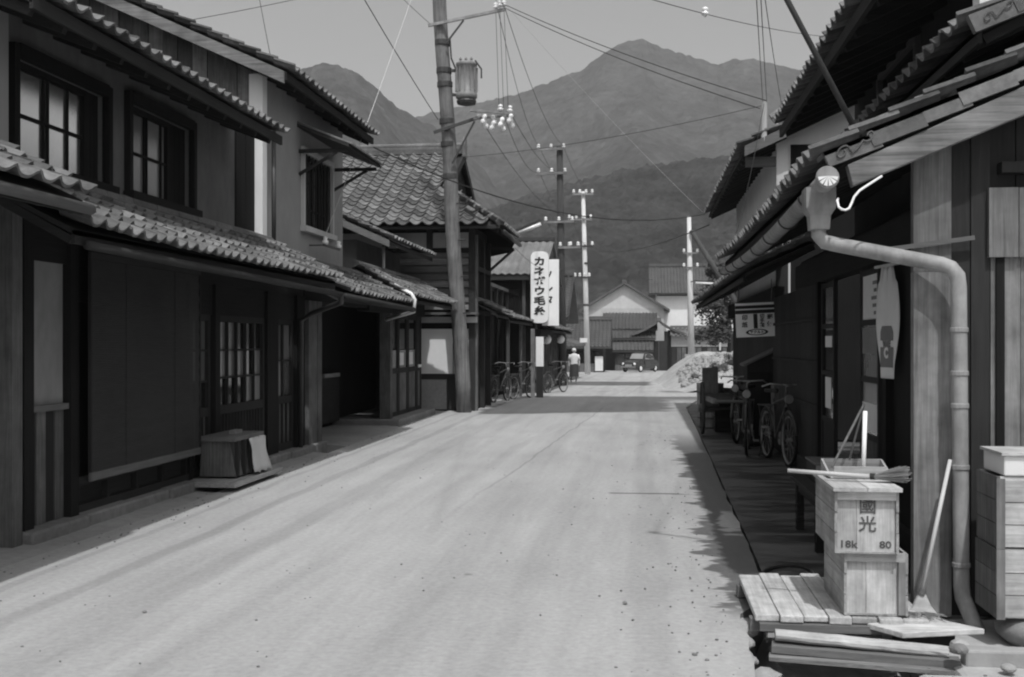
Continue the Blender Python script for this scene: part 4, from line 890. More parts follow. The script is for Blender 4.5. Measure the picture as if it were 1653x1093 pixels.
MB().prism([(1.49, 6.23, .20), (1.52, 6.235, .20), (1.55, 6.22, .13), (1.60, 6.2, .06), (1.555, 6.195, .045), (1.48, 6.19, .04), (1.405, 6.2, .075), (1.45, 6.21, .12)], (.0, .03, .006)).build('broom_head', 'wood_pale_x', b2, bevel=.008)
MB().tube([(1.50, 6.235, .19), (1.508, 6.24, .215)], .02, 8).build('collar', 'wood_mid_z', b2)
fr = MB()
for i in range(160):
    x = rr.uniform(1.22, 1.52); fr.tube([(x, 6.2 + rr.uniform(-.03, .03), .10), (x + rr.uniform(-.08, .08), 6.06 + rr.uniform(-.04, .06), .098 + rr.uniform(0, .03))], .0025, 3, False)
tag(fr.build('loose_straw', 'straw'), 'loose straw strewn before the lower apple crate', 'straw', kind='stuff')
dp = thing('dustpan', 'wooden dustpan with tall bail handle standing on the stencilled crate', 'dustpan', (1.2, 6.45, .8))
MB().box(1.04, 1.36, 6.34, 6.62, .797, .807).build('pan_floor', 'wood_pale_x', dp); pbox('pan_back', 'wood_grey_x', dp, 1.03, 1.37, 6.6, 6.62, .807, .88)
for x in (1.03, 1.36): MB().prism([(x, 6.34, .807), (x, 6.6, .807), (x, 6.6, .88), (x, 6.34, .82)], (.012, 0, 0)).build('pan_side', 'wood_grey_y', dp)
MB().box(1.06, 1.34, 6.335, 6.345, .80, .865).build('pan_front', 'wood_bleach_x', dp)
top = (1.262, 6.55, 1.20)
for p, r_ in (((1.06, 6.42, .85), .007), ((1.19, 6.6, .88), .006)): MB().tube([p, top], r_, 6).build('bail', 'wood_mid_z', dp)
MB().tube([(1.228, 6.40, .82), (1.258, 6.5, 1.16)], .013, 8).build('handle', 'paint_white', dp, smooth=True)
be = thing('bench', 'low dark wooden bench behind the apple crates', 'bench', (1.35, 9, 0))
for i in range(3): pbox('seat_board', 'wood_dark_y', be, 1.28 + i * .13, 1.4 + i * .13, 7.7, 9.9, .37, .41)
for y in (7.85, 8.55, 9.6):
    for x in (1.3, 1.62): pbox('leg', 'wood_black', be, x, x + .06, y, y + .09, -.03, .37)
for x in (1.31, 1.63): pbox('rail', 'wood_dark_y', be, x, x + .04, 7.9, 9.65, .3, .36)
bx = thing('small_box', 'small wooden box with pale end standing on the bench', 'box', (1.45, 9.4, .41))
MB().box(1.40, 1.62, 9.2, 9.75, .412, .56).build('box_body', 'wood_dark_y', bx, bevel=.006); pbox('box_end', 'wood_grey_x', bx, 1.395, 1.63, 9.19, 9.2, .412, .57); pbox('box_rim', 'wood_mid_y', bx, 1.39, 1.63, 9.185, 9.76, .56, .575)
cl = thing('hose_loop', 'dark rubber hose looped on the damp pavement by the crates', 'hose', (1.0, 7.2, 0))
MB().tube([(.98 + .17 * math.cos(a), 7.6 + .3 * math.sin(a), .0 + .012 * math.sin(a * 2)) for a in [k * .35 for k in range(17)]], .014, 6).build('hose', 'rubber', cl, smooth=True)

# ---- plank walkway over the open drain, log and loose planks
wk = thing('plank_walkway', 'bleached plank walkway over the drain beneath the apple crates', 'walkway', (1.0, 6.5, 0))
for i, (x, w, ya, yb) in enumerate(((.60, .125, 6.03, 7.05), (.728, .12, 6.0, 7.1), (.852, .125, 6.02, 7.06), (.98, .115, 6.0, 7.12), (1.098, .13, 6.02, 7.04), (1.232, .12, 5.98, 7.0), (1.356, .13, 6.0, 7.03))):
    o = MB().box(x, x + w, ya, yb, .07 + .003 * (i % 3), .108 + .004 * (i % 2)).build('plank', 'wood_bleach_y', wk, bevel=.007)
for y in (6.1, 6.9): pbox('bearer', 'wood_mid_x', wk, .58, 1.52, y, y + .07, .0, .068)
pbox('front_bearer', 'wood_mid_x', wk, .62, 1.4, 5.985, 6.03, .03, .068)
lg = thing('split_log', 'long pale split log lying across the drain in the foreground', 'log', (1.1, 5.7, 0))
l = MB().tube([(.68 + .83 * k / 16, 5.83 - .10 * k / 16 + .004 * math.sin(k * 1.4), 0) for k in range(17)], [.052 + .004 * noise.noise(Vector((k * .9, 0, 0))) for k in range(17)], 12)
l.v = [(x, y + .004 * noise.noise(Vector((x * 20, y * 20, z * 30))), .055 - .045 * (x - .68) + z * .55 + .003 * noise.noise(Vector((x * 25, y * 30, 5)))) for x, y, z in l.v]
l.build('trunk', 'wood_bleach_x', lg)
pbar('slab', 'wood_mid_x', lg, (.66, 5.80, .0), (1.55, 5.68, -.02), .11, .035); pbar('slab', 'wood_grey_x', lg, (.64, 5.74, -.035), (1.58, 5.61, -.045), .09, .02)
lp = thing('loose_plank', 'short wide plank lying at the foot of the downpipe', 'plank', (1.5, 6.0, 0))
MB().prism([(1.17, 6.0, .055), (1.55, 6.12, .06), (1.74, 5.93, .06), (1.31, 5.82, .055)], (0, 0, .03)).build('board', 'wood_bleach_x', lp, bevel=.005); pbox('packing', 'wood_dark_x', lp, 1.3, 1.6, 5.95, 6.02, -.02, .054)
ks = thing('kerb_beam', 'pale square kerb beam running out of the frame at lower right', 'kerb', (2, 5.7, 0))
MB().box(1.56, 3.2, 5.62, 5.72, -.03, .06).build('beam', 'concrete', ks, bevel=.012)
for i, (x, y, s) in enumerate(((1.60, 5.86, .05), (1.52, 5.58, .045), (1.72, 5.5, .035))):
    t = thing('loose_stone', ['pale stone wedged under the downpipe foot', 'dark flat stone on kerb beam end in foreground', 'small pale stone on forecourt at lower right'][i], 'stone', (x, y, 0))
    m = bmesh.new(); bmesh.ops.create_icosphere(m, subdivisions=2, radius=s)
    me = bpy.data.meshes.new('stone')
    for v_ in m.verts: v_.co *= 1 + .35 * noise.noise(v_.co * 18 + Vector((i * 7, 0, 0))); v_.co.z *= .6
    m.to_mesh(me); m.free(); me.materials.append(M['concrete' if i != 1 else 'stone']); piece('stone_body', me, t, Matrix.Translation((x, y, s * .4 + (.06 if i == 1 else 0))))

kb = MB().box(.50, .58, 4.2, 5.5, -.3, -.06).build('broken_kerb', 'concrete'); kb['kind'] = 'structure'
q = random.Random(12)
for i in range(16):
    m = bmesh.new(); bmesh.ops.create_icosphere(m, subdivisions=2, radius=1); me = bpy.data.meshes.new('kerb stone'); s_ = q.uniform(.03, .085)
    for v_ in m.verts: v_.co *= 1 + .45 * noise.noise(v_.co * 1.3 + Vector((i * 3, 1, 0))); v_.co.x *= s_ * .8; v_.co.y *= s_ * 1.5; v_.co.z *= s_ * .5
    m.to_mesh(me); m.free(); me.materials.append(M['verge'])
    piece('kerb_stone', me, kb, Matrix.Translation((.55 + q.uniform(-.03, .06), 4.3 + i * .17, -.045 + q.uniform(-.03, .03))) @ Matrix.Rotation(q.uniform(-.5, .5), 4, 'Z'))
gv = MB(); ico = bmesh.new(); bmesh.ops.create_icosphere(ico, subdivisions=1, radius=1); gvv = [v_.co.copy() for v_ in ico.verts]; gff = [[w_.index for w_ in f.verts] for f in ico.faces]; ico.free()
for i in range(900):
    y = 4.2 + q.random() ** 2 * 16
    x = q.choice([q.gauss(.35, .2), q.gauss(-4.2, .12), q.uniform(-4.3, .5)]) if i % 5 else q.uniform(1.3, 2.6)
    if x > .52 and x < 1.3: continue
    if x > 1.29: y = 4.0 + q.random() * 1.5
    s_ = q.uniform(.003, .009) * (1.8 if i % 23 == 0 else 1)
    gv.add([Vector((c.x * s_ * q.uniform(.8, 1.4), c.y * s_, c.z * s_ * .7)) + Vector((x, y, s_ * .4 + (.0 if x < 1 else .0))) for c in gvv], gff)
tag(gv.build('road_grit', 'stone'), 'loose grit and pebbles scattered along the road edges', 'gravel', kind='stuff')

# ---- second house on the right
r2 = thing('town_house', 'two-storey plaster house on the right beyond the shop, upper windows under a dark eave', 'house', (2.2, 18, 0), 'houses on the right side')
UW2 = [(19.2, 20.0, 3.1, 3.95), (20.25, 21.05, 3.1, 3.95), (22.9, 24.2, 2.8, 3.75)]
wall_open(2.2, 2.35, 18.1, 26.4, 2.3, 5.0, UW2).build('upper_wall', 'plaster_light', r2)
MB().box(2.36, 8, 18.15, 26.4, 0, 4.8).build('rear_body', 'wood_black', r2)
for a, b, c, d in UW2:
    grid_window(r2, 2.32, a, b, c, d, [0, .5, 1], [0, 1], 'glass_dark', out=-1)
    MB().box(2.16, 2.2, a - .05, a, c - .05, d + .05).box(2.16, 2.2, b, b + .05, c - .05, d + .05).box(2.15, 2.2, a, b, c - .06, c).box(2.16, 2.2, a, b, d, d + .05).build('window_casing', 'plaster_light', r2)
pbox('corner_post', 'plaster_light', r2, 2.12, 2.3, 17.98, 18.1, 3.0, 5.1)
pbox('corner_post_foot', 'wood_dark_z', r2, 2.12, 2.3, 17.98, 18.1, 0, 3.0)
pbox('tie_beam', 'wood_mid_x', r2, 1.65, 2.2, 18.05, 18.15, 4.35, 4.5)
MB().prism([(1.6, 17.75, 4.60), (6, 17.75, 6.58), (6, 17.75, 6.5), (1.6, 17.75, 4.53)], (0, 9.3, 0)).build('roof_deck', 'deck', r2)
MB().prism([(1.6, 17.74, 4.62), (6, 17.74, 6.6), (6, 17.74, 6.42), (1.6, 17.74, 4.46)], (0, -.04, 0)).build('bargeboard', 'wood_mid_x', r2)
MB().prism([(2.35, 18.12, 4.7), (6, 18.12, 4.7), (6, 18.12, 6.5), (2.35, 18.12, 4.88)], (0, .1, 0)).build('gable_wall', 'plaster_light', r2)
for i in range(20): pbar('rafter', 'wood_dark_x', r2, (1.64, 17.9 + i * .47, 4.51), (2.25, 17.9 + i * .47, 4.785), .06, .07)
tile_roof(r2, (1.52, 27.05, 4.58), (0, -1, 0), (1, 0, .45), 9.35, 4.9, single=lambda r, c: r < 2 or c > 32, pw=.28)
MB().tube([(1.9, 17.75, 4.68), (1.9, 17.72, 5.3)], [.05, .045], 8).build('insulator_post', 'plaster_light', r2); MB().tube([(2.0, 17.72, 5.05), (2.4, 17.72, 5.3)], .06, 8).build('ridge_end_tile', 'tile', r2)
pent(r2, 1.3, 2.45, 2.2, 2.85, 14.6, 27.0, side=1, single=lambda r, c: r < 2, rafters=True)
pbox('front_beam', 'wood_black_y', r2, 2.0, 2.15, 17.2, 26.4, 2.1, 2.4)
for i in range(14): pbox('front_board', 'wood_dark_z', r2, 2.12, 2.18, 17.2 + i * .66, 17.85 + i * .66, -.1, 2.1)

# ---- enamel shop sign
ss = thing('hanging_sign', 'white enamel sign with kanji columns and an oval emblem hanging at right', 'sign', (1.69, 17, 1.64))
rot = Matrix.Translation((1.69, 17, 1.89)) @ Matrix.Rotation(R(-2.5), 4, 'Y')
def spart(b, name, m, parent=None): b.xform(rot); return b.build(name, m, parent or ss)
spart(MB().box(-.285, .285, 0, .02, -.255, .255), 'sign_board', 'paint_white')
for z, hgt in ((.205, .035), (.135, .04)): spart(MB().box(-.286, .286, -.003, -.0005, z - hgt, z + hgt * .4), 'painted_stripe', 'ink')
spart(MB().box(-.025, .035, -.003, -.0005, -.13, .09), 'painted_bar', 'ink')
def ov(a, b, z, y): return MB().prism([(.02 + a * math.cos(k * math.pi / 12), y, z + b * math.sin(k * math.pi / 12)) for k in range(24)], (0, .0008, 0))
spart(ov(.165, .048, -.185, -.0028), 'emblem', 'ink'); spart(ov(.125, .036, -.185, -.0040), 'emblem_field', 'paint_white')
def sl(s, size, x, z, bold=.0018, **k):
    p = rot @ Vector((x, -.005, z)); return letter(s, size, 'ink', ss, p, bold=bold, **k)
sl('ヤクルト', .05, .02, -.185, bold=.0022, sx=1.05); sl('印\n紙', .085, -.155, -.02, line=1.25); sl('切\n手\n類', .072, .1, -.02, line=.95); sl('郵\n便', .085, .215, -.02, line=1.25)
for x in (1.45, 1.93): MB().tube([(x, 17.01, 2.13), (x, 17.01, 2.5)], .006, 5).build('hanger', 'metal_dark', ss)

# ================================================================== THINGS ALONG THE STREET
def torus(c, Rr, r, ax='y', n=28, m=6):
    b = MB()
    for i in range(n):
        a = 2 * math.pi * i / n
        for k in range(m):
            t = 2 * math.pi * k / m; q = Rr + r * math.cos(t); x, z, y = q * math.cos(a), q * math.sin(a), r * math.sin(t)
            b.v.append(Vector(c) + (Vector((x, y, z)) if ax == 'y' else Vector((y, x, z))))
    b.f = [(i * m + k, i * m + (k + 1) % m, ((i + 1) % n) * m + (k + 1) % m, ((i + 1) % n) * m + k) for i in range(n) for k in range(m)]
    return b
def bicycle():
    t = thing('bicycle', '', 'bicycle', (0, 0, 0), 'bicycles parked by the shops')
    for x in (-.55, .55):
        w = torus((x, 0, .33), .30, .018).build('wheel', 'metal_grey', t, smooth=True)
        torus((x, 0, .33), .318, .022).build('tyre', 'rubber', w, smooth=True)
        s = MB()
        for i in range(18): a = i * math.pi / 9; s.tube([(x, .02 * (-1) ** i, .33), (x + .3 * math.cos(a), 0, .33 + .3 * math.sin(a))], .0025, 3, False)
        s.lathe([(.025, -.04), (.025, .04)], (x, 0, .33), 8, 'y'); s.build('spokes', 'metal_grey', w)
        a0 = (20, 160); g = MB(); pts = [(x + .36 * math.cos(R(a)), 0, .33 + .36 * math.sin(R(a))) for a in range(10 if x < 0 else 15, 200 if x < 0 else 150, 15)]
        g.tube(pts, .022, 6); g.build('mudguard', 'metal_dark', t, smooth=True)
    f = MB()
    for a, b, r in (((-.1, 0, .3), (.42, 0, .78), .018), ((-.1, 0, .3), (-.24, 0, .82), .016), ((-.22, 0, .76), (.4, 0, .86), .016), ((-.1, .05, .3), (-.55, .05, .33), .011), ((-.1, -.05, .3), (-.55, -.05, .33), .011), ((-.22, .03, .74), (-.55, .05, .33), .009), ((-.22, -.03, .74), (-.55, -.05, .33), .009), ((.43, 0, .74), (.39, 0, .93), .02)): f.tube([a, b], r, 7)
    f.build('frame', 'metal_dark', t)
    k = MB()
    for y in (.05, -.05): k.tube([(.43, y * .5, .74), (.47, y, .66), (.55, y, .33)], .012, 6)
    k.build('fork', 'metal_dark', t)
    MB().tube([(.39, 0, .92), (.38, 0, 1.0), (.44, .06, 1.03), (.42, .22, 1.04), (.24, .27, 1.0)], .011, 7).tube([(.44, -.06, 1.03), (.42, -.22, 1.04), (.24, -.27, 1.0)], .011, 7).tube([(.44, .06, 1.03), (.44, -.06, 1.03)], .011, 7).build('handlebar', 'metal_grey', t, smooth=True)
    MB().lathe([(.01, .47), (.05, .48), (.06, .53), (.055, .54)], (0, 0, .85), 10, 'x').build('headlamp', 'metal_grey', t)
    MB().prism([(-.38, -.09, .9), (-.34, -.1, .9), (-.18, -.035, .9), (-.06, -.02, .9), (-.06, .02, .9), (-.18, .035, .9), (-.34, .1, .9), (-.38, .09, .9)], (0, 0, .05)).build('saddle', 'rubber', t, bevel=.015)
    r = MB()
    for y in (-.07, 0, .07): r.tube([(-.3, y, .72), (-.82, y, .71)], .008, 5)
    for x in (-.42, -.6, -.8): r.tube([(x, -.075, .715), (x, .075, .715)], .007, 5)
    for y in (-.07, .07): r.tube([(-.55, y * .8, .33), (-.75, y, .71)], .007, 5)
    r.build('rear_rack', 'metal_dark', t)
    MB().lathe([(.09, -.01), (.09, .01)], (-.1, .06, .3), 14, 'y').tube([(-.1, .08, .3), (-.02, .08, .16)], .009, 5).tube([(-.1, -.08, .3), (-.18, -.08, .44)], .009, 5).box(-.06, .02, .08, .16, .15, .175).box(-.22, -.14, -.16, -.08, .43, .455).build('crank', 'metal_grey', t)
    s = MB()
    for y in (-.08, .08): s.tube([(-.55, y * .6, .33), (-.66, y, .0)], .01, 5)
    s.tube([(-.66, -.08, .01), (-.66, .08, .01)], .01, 5); s.build('stand', 'metal_dark', t)
    return t
bk = bicycle()
spots = [((1.52, 16.35, -.02), -97, 'black bicycle parked nose towards us below the enamel sign at right'),
         ((-3.42, 31.9, fall(31.9)), 70, 'bicycle leaning by the timber post outside the pantiled house'),
         ((-3.75, 29.6, fall(29.6)), 78, 'bicycle in deep shade just past the leaning pole'),
         ((1.78, 15.0, -.02), -82, 'second black bicycle parked tight behind, against the shop shutters at right'),
         ((1.62, 18.3, -.02), -105, 'third black bicycle in shade beside handcart at right'),
         ((-2.85, 37.2, fall(37.2)), 66, 'far bicycle between painted pillar and dark second pole')]
for i, (loc, rz, lab) in enumerate(spots):
    o = bk if i == 0 else copy_tree(bk)
    o.location = loc; o.rotation_euler = (R(random.uniform(-3, 3)), 0, R(rz)); o['label'] = lab

# ---- handcart with spoked wooden wheels beyond the bicycle
hc = thing('handcart', 'wooden handcart with big spoked wheel and side boards behind bicycle at right', 'cart', (1.5, 19.2, 0))
for x in (1.02, 1.72):
    w = torus((x, 19.0, .45), .42, .03, 'x').build('wheel', 'wood_dark_z', hc, smooth=True)
    s = MB()
    for i in range(12): a = i * math.pi / 6; s.tube([(x, 19.0, .45), (x, 19.0 + .42 * math.cos(a), .45 + .42 * math.sin(a))], .014, 5)
    s.build('spokes', 'wood_dark_z', w); MB().lathe([(.06, x - .07), (.08, x), (.05, x + .07)], (0, 19.0, .45), 12, 'x').build('hub', 'metal_dark', w)
MB().tube([(1.0, 19.0, .45), (1.76, 19.0, .45)], .03, 8).build('axle', 'metal_dark', hc)
for i in range(5): pbox('bed_plank', 'wood_dark_y', hc, 1.1 + i * .11, 1.2 + i * .11, 18.0, 20.2, .62, .65)
for x in (1.1, 1.62): pbar('shaft', 'wood_mid_y', hc, (x, 20.3, .58), (x, 17.1, .66), .06, .07)
pbox('tail_board', 'wood_mid_z', hc, 1.08, 1.36, 20.2, 20.24, .3, 1.1); pbox('side_board', 'wood_dark_y', hc, 1.64, 1.67, 18.2, 20.1, .65, .98)
MB().tube([(1.1, 17.1, .66), (1.62, 17.1, .66)], .025, 8).build('pull_bar', 'wood_mid_x', hc)
tb = thing('wooden_tub', 'pale upright wooden tub beyond the handcart wheel', 'tub', (1.28, 20.8, 0))
MB().lathe([(.2, -.02), (.22, .0), (.25, .8), (.23, .8), (.2, .1)], (1.26, 20.9, 0), 16).build('staves', 'wood_grey_z', tb)
for z in (.15, .62): torus((1.26, 20.9, z), .232 + z * .03, .012, 'z') if 0 else MB().lathe([(.224 + z * .035, z), (.234 + z * .035, z + .01), (.226 + z * .035, z + .03)], (1.26, 20.9, 0), 18).build('hoop', 'metal_dark', tb)
ck = thing('cabinet', 'low dark cabinet with sloping top under the enamel sign', 'cabinet', (1.85, 17.5, 0))
MB().prism([(1.6, 17.3, 0), (2.1, 17.3, 0), (2.1, 17.3, 1.45), (1.6, 17.3, 1.2)], (0, .7, 0)).build('carcass', 'wood_dark_z', ck); pbar('top_board', 'wood_mid_x', ck, (1.55, 17.62, 1.2), (2.1, 17.62, 1.475), .76, .03)
pbox('door', 'wood_black', ck, 1.63, 2.07, 17.28, 17.3, .1, 1.1)
sb = thing('standing_box', 'upright grey wooden box on a stool near the enamel sign', 'box', (1.95, 16.3, 0))
pbox('box_body', 'wood_mid_z', sb, 1.82, 2.08, 15.7, 16.1, .36, .95); pbox('stool_top', 'wood_mid_y', sb, 1.7, 2.15, 15.55, 16.25, .3, .35)
for x in (1.74, 2.05):
    for y in (15.6, 16.15): pbox('stool_leg', 'wood_dark_z', sb, x, x + .05, y, y + .05, -.03, .3)

for i, (x, y, z, w_, h_, lab) in enumerate(((1.5, 20.0, 0, .42, .36, 'dark slatted crate on the pavement beyond the handcart'), (1.55, 20.02, .36, .36, .3, 'smaller dark crate stacked beyond the handcart'), (1.75, 21.4, 0, .5, .5, 'bulky dark crate under the far end of right-hand eave'))):
    c_ = thing('crate', lab, 'crate', (x, y, z), 'dark crates along the right-hand pavement')
    for q_ in range(4):
        for sx_ in (-1, 1): pbox('slat', 'wood_dark_x', c_, x - w_ / 2, x + w_ / 2, y + sx_ * w_ / 2 - .01, y + sx_ * w_ / 2 + .01, z - .02 + h_ * q_ / 4 + .01, z - .02 + h_ * (q_ + 1) / 4 - .01)
        for sx_ in (-1, 1): pbox('slat', 'wood_dark_y', c_, x + sx_ * w_ / 2 - .01, x + sx_ * w_ / 2 + .01, y - w_ / 2 + .012, y + w_ / 2 - .012, z - .02 + h_ * q_ / 4 + .01, z - .02 + h_ * (q_ + 1) / 4 - .01)
# ---- earth heap with rubble, and a few plants on it
def heap(x, y):
    sx = min(1, max(0, (x - .15 - .012 * abs(y - 55)) / 2.5)); sx = sx * sx * (3 - 2 * sx); e = math.exp(-((y - 53) / 10.5) ** 2)
    return fall(y) - .02 + 1.42 * sx * e + .16 * noise.fractal(Vector((x * .7, y * .35, 2)), 1, 2, 4) * min(1, sx * 3) * e - .1 * (1 - sx)
hm = MB(); nx, ny = 90, 80
for j in range(ny + 1):
    for i in range(nx + 1):
        x = .2 + 13.8 * i / nx; y = 38 + 42 * j / ny; hm.v.append((x, y, heap(x, y)))
hm.f = [(j * (nx + 1) + i, j * (nx + 1) + i + 1, (j + 1) * (nx + 1) + i + 1, (j + 1) * (nx + 1) + i) for j in range(ny) for i in range(nx)]
structure(hm.build('earth_mound', 'earth', smooth=True))
rb = MB(); rr = random.Random(9)
ico = bmesh.new(); bmesh.ops.create_icosphere(ico, subdivisions=1, radius=1); iv = [v.co.copy() for v in ico.verts]; ifc = [[v.index for v in f.verts] for f in ico.faces]; ico.free()
for i in range(700):
    x = rr.uniform(1.5, 4.4); y = 41 + rr.random() ** 1.4 * 7 + (x - 1.7) * .8; s = rr.uniform(.05, .16)
    z = heap(x, y) + s * .3; rot_ = Matrix.Rotation(rr.uniform(0, 6), 3, 'Z') @ Matrix.Rotation(rr.uniform(0, 3), 3, 'X')
    rb.add([rot_ @ Vector((v.x * s * rr.uniform(.7, 1.2), v.y * s, v.z * s * .7)) + Vector((x, y, z)) for v in iv], ifc)
tag(rb.build('rubble', 'concrete'), 'pale broken rubble at the foot of the earth heap', 'rubble', kind='stuff')
def leaves(c, rad, n, size, seed, m, squash=(1, 1, 1), clumps=0):
    q = random.Random(seed); b = MB(); cs = []
    for i in range(clumps):
        a, e = q.uniform(0, 6.28), q.uniform(-1, 1); s = math.sqrt(1 - e * e); k = q.uniform(.35, .85); cs.append((Vector((s * math.cos(a) * squash[0], s * math.sin(a) * squash[1], e * squash[2])) * rad * k, q.uniform(.22, .4) * rad))
    for i in range(n):
        if cs: o, rr_ = q.choice(cs); p = o + Vector((q.gauss(0, 1), q.gauss(0, 1), q.gauss(0, .8))) * rr_ * .55
        else: p = Vector((q.gauss(0, 1) * squash[0], q.gauss(0, 1) * squash[1], q.gauss(0, 1) * squash[2])) * rad * .5
        u = Vector((q.gauss(0, 1), q.gauss(0, 1), q.gauss(0, .6))).normalized(); w = u.orthogonal().normalized(); s = size * q.uniform(.6, 1.3); p += Vector(c)
        b.add([p - u * s, p + w * s * .45, p + u * s, p - w * s * .45], [(0, 1, 2, 3)])
    return b
for i, (x, y, z, r_, lab) in enumerate(((2.9, 43.2, heap(2.9, 43.2) + .2, .5, 'dusty shrub sprawling over the rubble at right'), (3.75, 45.5, heap(3.75, 45.5) + .2, .5, 'dusty shrub higher on heap beside right-hand house'), (2.0, 42.0, heap(2.0, 42) + .1, .28, 'low weed clump at near edge of earth heap'))):
    p = thing('shrub', lab, 'shrub', (x, y, z - .2), 'shrubs on the earth heap')
    leaves((x, y, z), r_, 900, .06, 40 + i, 'leaf_pale', (1.2, 1, .7), 9).build('foliage', 'leaf_pale', p)
    MB().tube([(x, y, z - .5), (x + .05, y, z)], [.03, .012], 6).build('stem', 'wood_dark_z', p)
for i, (a, b_, lab) in enumerate((((3.0, 47, heap(3, 47) + .1), (4.6, 48.5, heap(4.6, 48.5) + .12), 'pale squared beam lying on the crest of the earth heap'), ((2.7, 43.6, heap(2.7, 43.6) + .1), (3.9, 44.2, heap(3.9, 44.2) + .1), 'dark broken branch lying on the rubble'))):
    p = thing('beam' if i == 0 else 'branch', lab, 'beam' if i == 0 else 'branch', a); MB().bar(a, b_, .14, .12).build('timber', 'wood_bleach_x', p) if i == 0 else MB().tube([a, (3.3, 43.9, heap(3.3, 43.9) + .28), b_], [.06, .07, .04], 7).build('wood', 'wood_dark_x', p)
tr = thing('evergreen_tree', 'dark evergreen tree spreading behind the right-hand house end', 'tree', (4.3, 60, 0))
MB().tube([(4.6, 60, -.5), (4.7, 60, 1.5), (4.5, 60, 3.5), (4.2, 60, 5.2)], [.2, .17, .12, .05], 8).build('trunk', 'wood_dark_z', tr)
cr = MB()
for k, (x, y, z, r_) in enumerate(((3.9, 60, 2.0, 1.1), (4.6, 60.5, 3.1, 1.5), (3.6, 60, 3.6, .8), (4.5, 60, 4.6, 1.3), (5.4, 61, 3.8, 1.4), (4.2, 60, 5.4, .7))): 
    l_ = leaves((x, y, z), r_, 1500, .1, 60 + k, 'leaf', (1.2, 1, .6), 12); cr.add(l_.v, l_.f)
cr.build('crown', 'leaf', tr)
rw = thing('roof_weeds', 'weeds growing at the end of the shop eave on the right', 'weeds', (1.25, 14.6, 2.6))
b = MB(); q = random.Random(4)
for i in range(160):
    x, y = q.uniform(1.2, 1.9), q.uniform(14.4, 16.5); z0 = 2.62 + (x - 1.3) * .44; hgt = q.uniform(.08, .26); dx = q.uniform(-.08, .05)
    b.add([(x - .008, y, z0 - .05), (x + .008, y, z0 - .05), (x + dx, y + q.uniform(-.05, .05), z0 + hgt)], [(0, 1, 2)])
b.build('blades', 'leaf', rw, kind='stuff')

# ================================================================== UTILITY POLES
def insul(parent, p, s=1., name='insulator'):
    return MB().lathe([(.012, 0), (.03, .02), (.045, .03), (.05, .055), (.022, .07), (.04, .085), (.04, .11), (.015, .125)], (0, 0, 0), 9).xform(Matrix.Translation(p) @ Matrix.Scale(s, 4)).build(name, 'ceramic', parent, smooth=True)
p1 = thing('utility_pole', 'leaning wooden utility pole carrying a transformer, nearest on the left', 'utility pole', (-3.92, 24.55, 0), 'utility poles')
def P1(z): return Vector((-3.92 - .05 * z, 24.5 - .055 * z, z))
b = MB().tube([P1(z) + Vector((.02 * math.sin(z * 1.3), 0, 0)) for z in [-.3 + k * .9 for k in range(14)]], [.172 - .002 * k for k in range(14)], 14).build('shaft', 'pole_wood', p1, smooth=True)
for z in (5.2, 5.9, 6.4, 7.2, 7.5, 8.1): MB().lathe([(.168, -.06), (.172, -.05), (.172, .05), (.168, .06)], P1(z), 14).build('iron_band', 'metal_dark', p1)
for z in (2.2, 3.0, 3.8, 4.6): MB().tube([P1(z) + Vector((.12, -.1, 0)), P1(z) + Vector((.3, -.2, 0))], .012, 6).build('step_bolt', 'metal_dark', p1)
def at1(x, z, dy=-.2): return Vector((x, P1(z).y + dy, z))
def arm(parent, a, b_, w=.06, h=.06, m='wood_grey_x', br=None, name='crossarm'):
    o = MB().bar(a, b_, w, h).build(name, m, parent)
    if br: MB().bar(br[0], br[1], .03, .035).build('arm_brace', 'metal_dark', parent)
    return o
arm(p1, at1(-4.6, 8.43), at1(-2.92, 8.72), br=(at1(-4.2, 8.05), at1(-3.82, 8.52)), m='metal_grey')
arm(p1, at1(-4.5, 6.13), at1(-3.55, 6.42), br=(at1(-4.1, 5.45), at1(-3.6, 6.35)), m='metal_dark')
for k, x in enumerate((-3.12, -3.02, -2.94)): insul(p1, at1(x, 8.72 + .02 * k, -.2 - .06 * (k % 2)), 1.2)
cb = MB().bar(at1(-3.68, 6.58, -.3), at1(-2.7, 6.47, -.3), .06, .06).bar(at1(-3.62, 6.40, -.25), at1(-2.7, 6.48, -.1), .045, .045).build('cutout_frame', 'metal_grey', p1)
for k in range(8):
    x = -3.42 + k * .095; z = 6.42 - .07 * (k % 3)
    MB().lathe([(.02, 0), (.05, .03), (.055, .09), (.03, .12), (.05, .15), (.05, .2), (.02, .23)], (0, 0, 0), 9).xform(Matrix.Translation(at1(x, z - .16, -.32 + .12 * (k % 2))) @ Matrix.Rotation(R(20 * (-1) ** k), 4, 'Y')).build('insulator', 'ceramic', p1, smooth=True)
insul(p1, at1(-3.5, 6.42, -.25), 1.2); insul(p1, at1(-3.02, 6.52, -.3), 1.3); insul(p1, at1(-2.82, 6.5, -.25), 1.3)
tx = thing('transformer', 'round pole-mounted transformer hung on the nearest wooden pole', 'transformer', (-3.78, 24.1, 6.9))
c = Vector((-3.80, P1(7.2).y, 0))
MB().lathe([(.19, 6.86), (.235, 6.9), (.24, 6.98), (.215, 7.0), (.215, 7.58), (.235, 7.6), (.235, 7.65), (.1, 7.7), (.02, 7.72)], c, 18).build('tank', 'metal_tank', tx, smooth=True)
MB().lathe([(.12, 6.74), (.2, 6.76), (.22, 6.82), (.2, 6.86)], c, 16).build('base_pan', 'metal_dark', tx)
for k in range(12): a = k * math.pi / 6; MB().box(-.006, .006, .215, .25, 7.03, 7.55).xform(Matrix.Translation(c) @ Matrix.Rotation(a, 4, 'Z')).build('cooling_fin', 'metal_tank', tx)
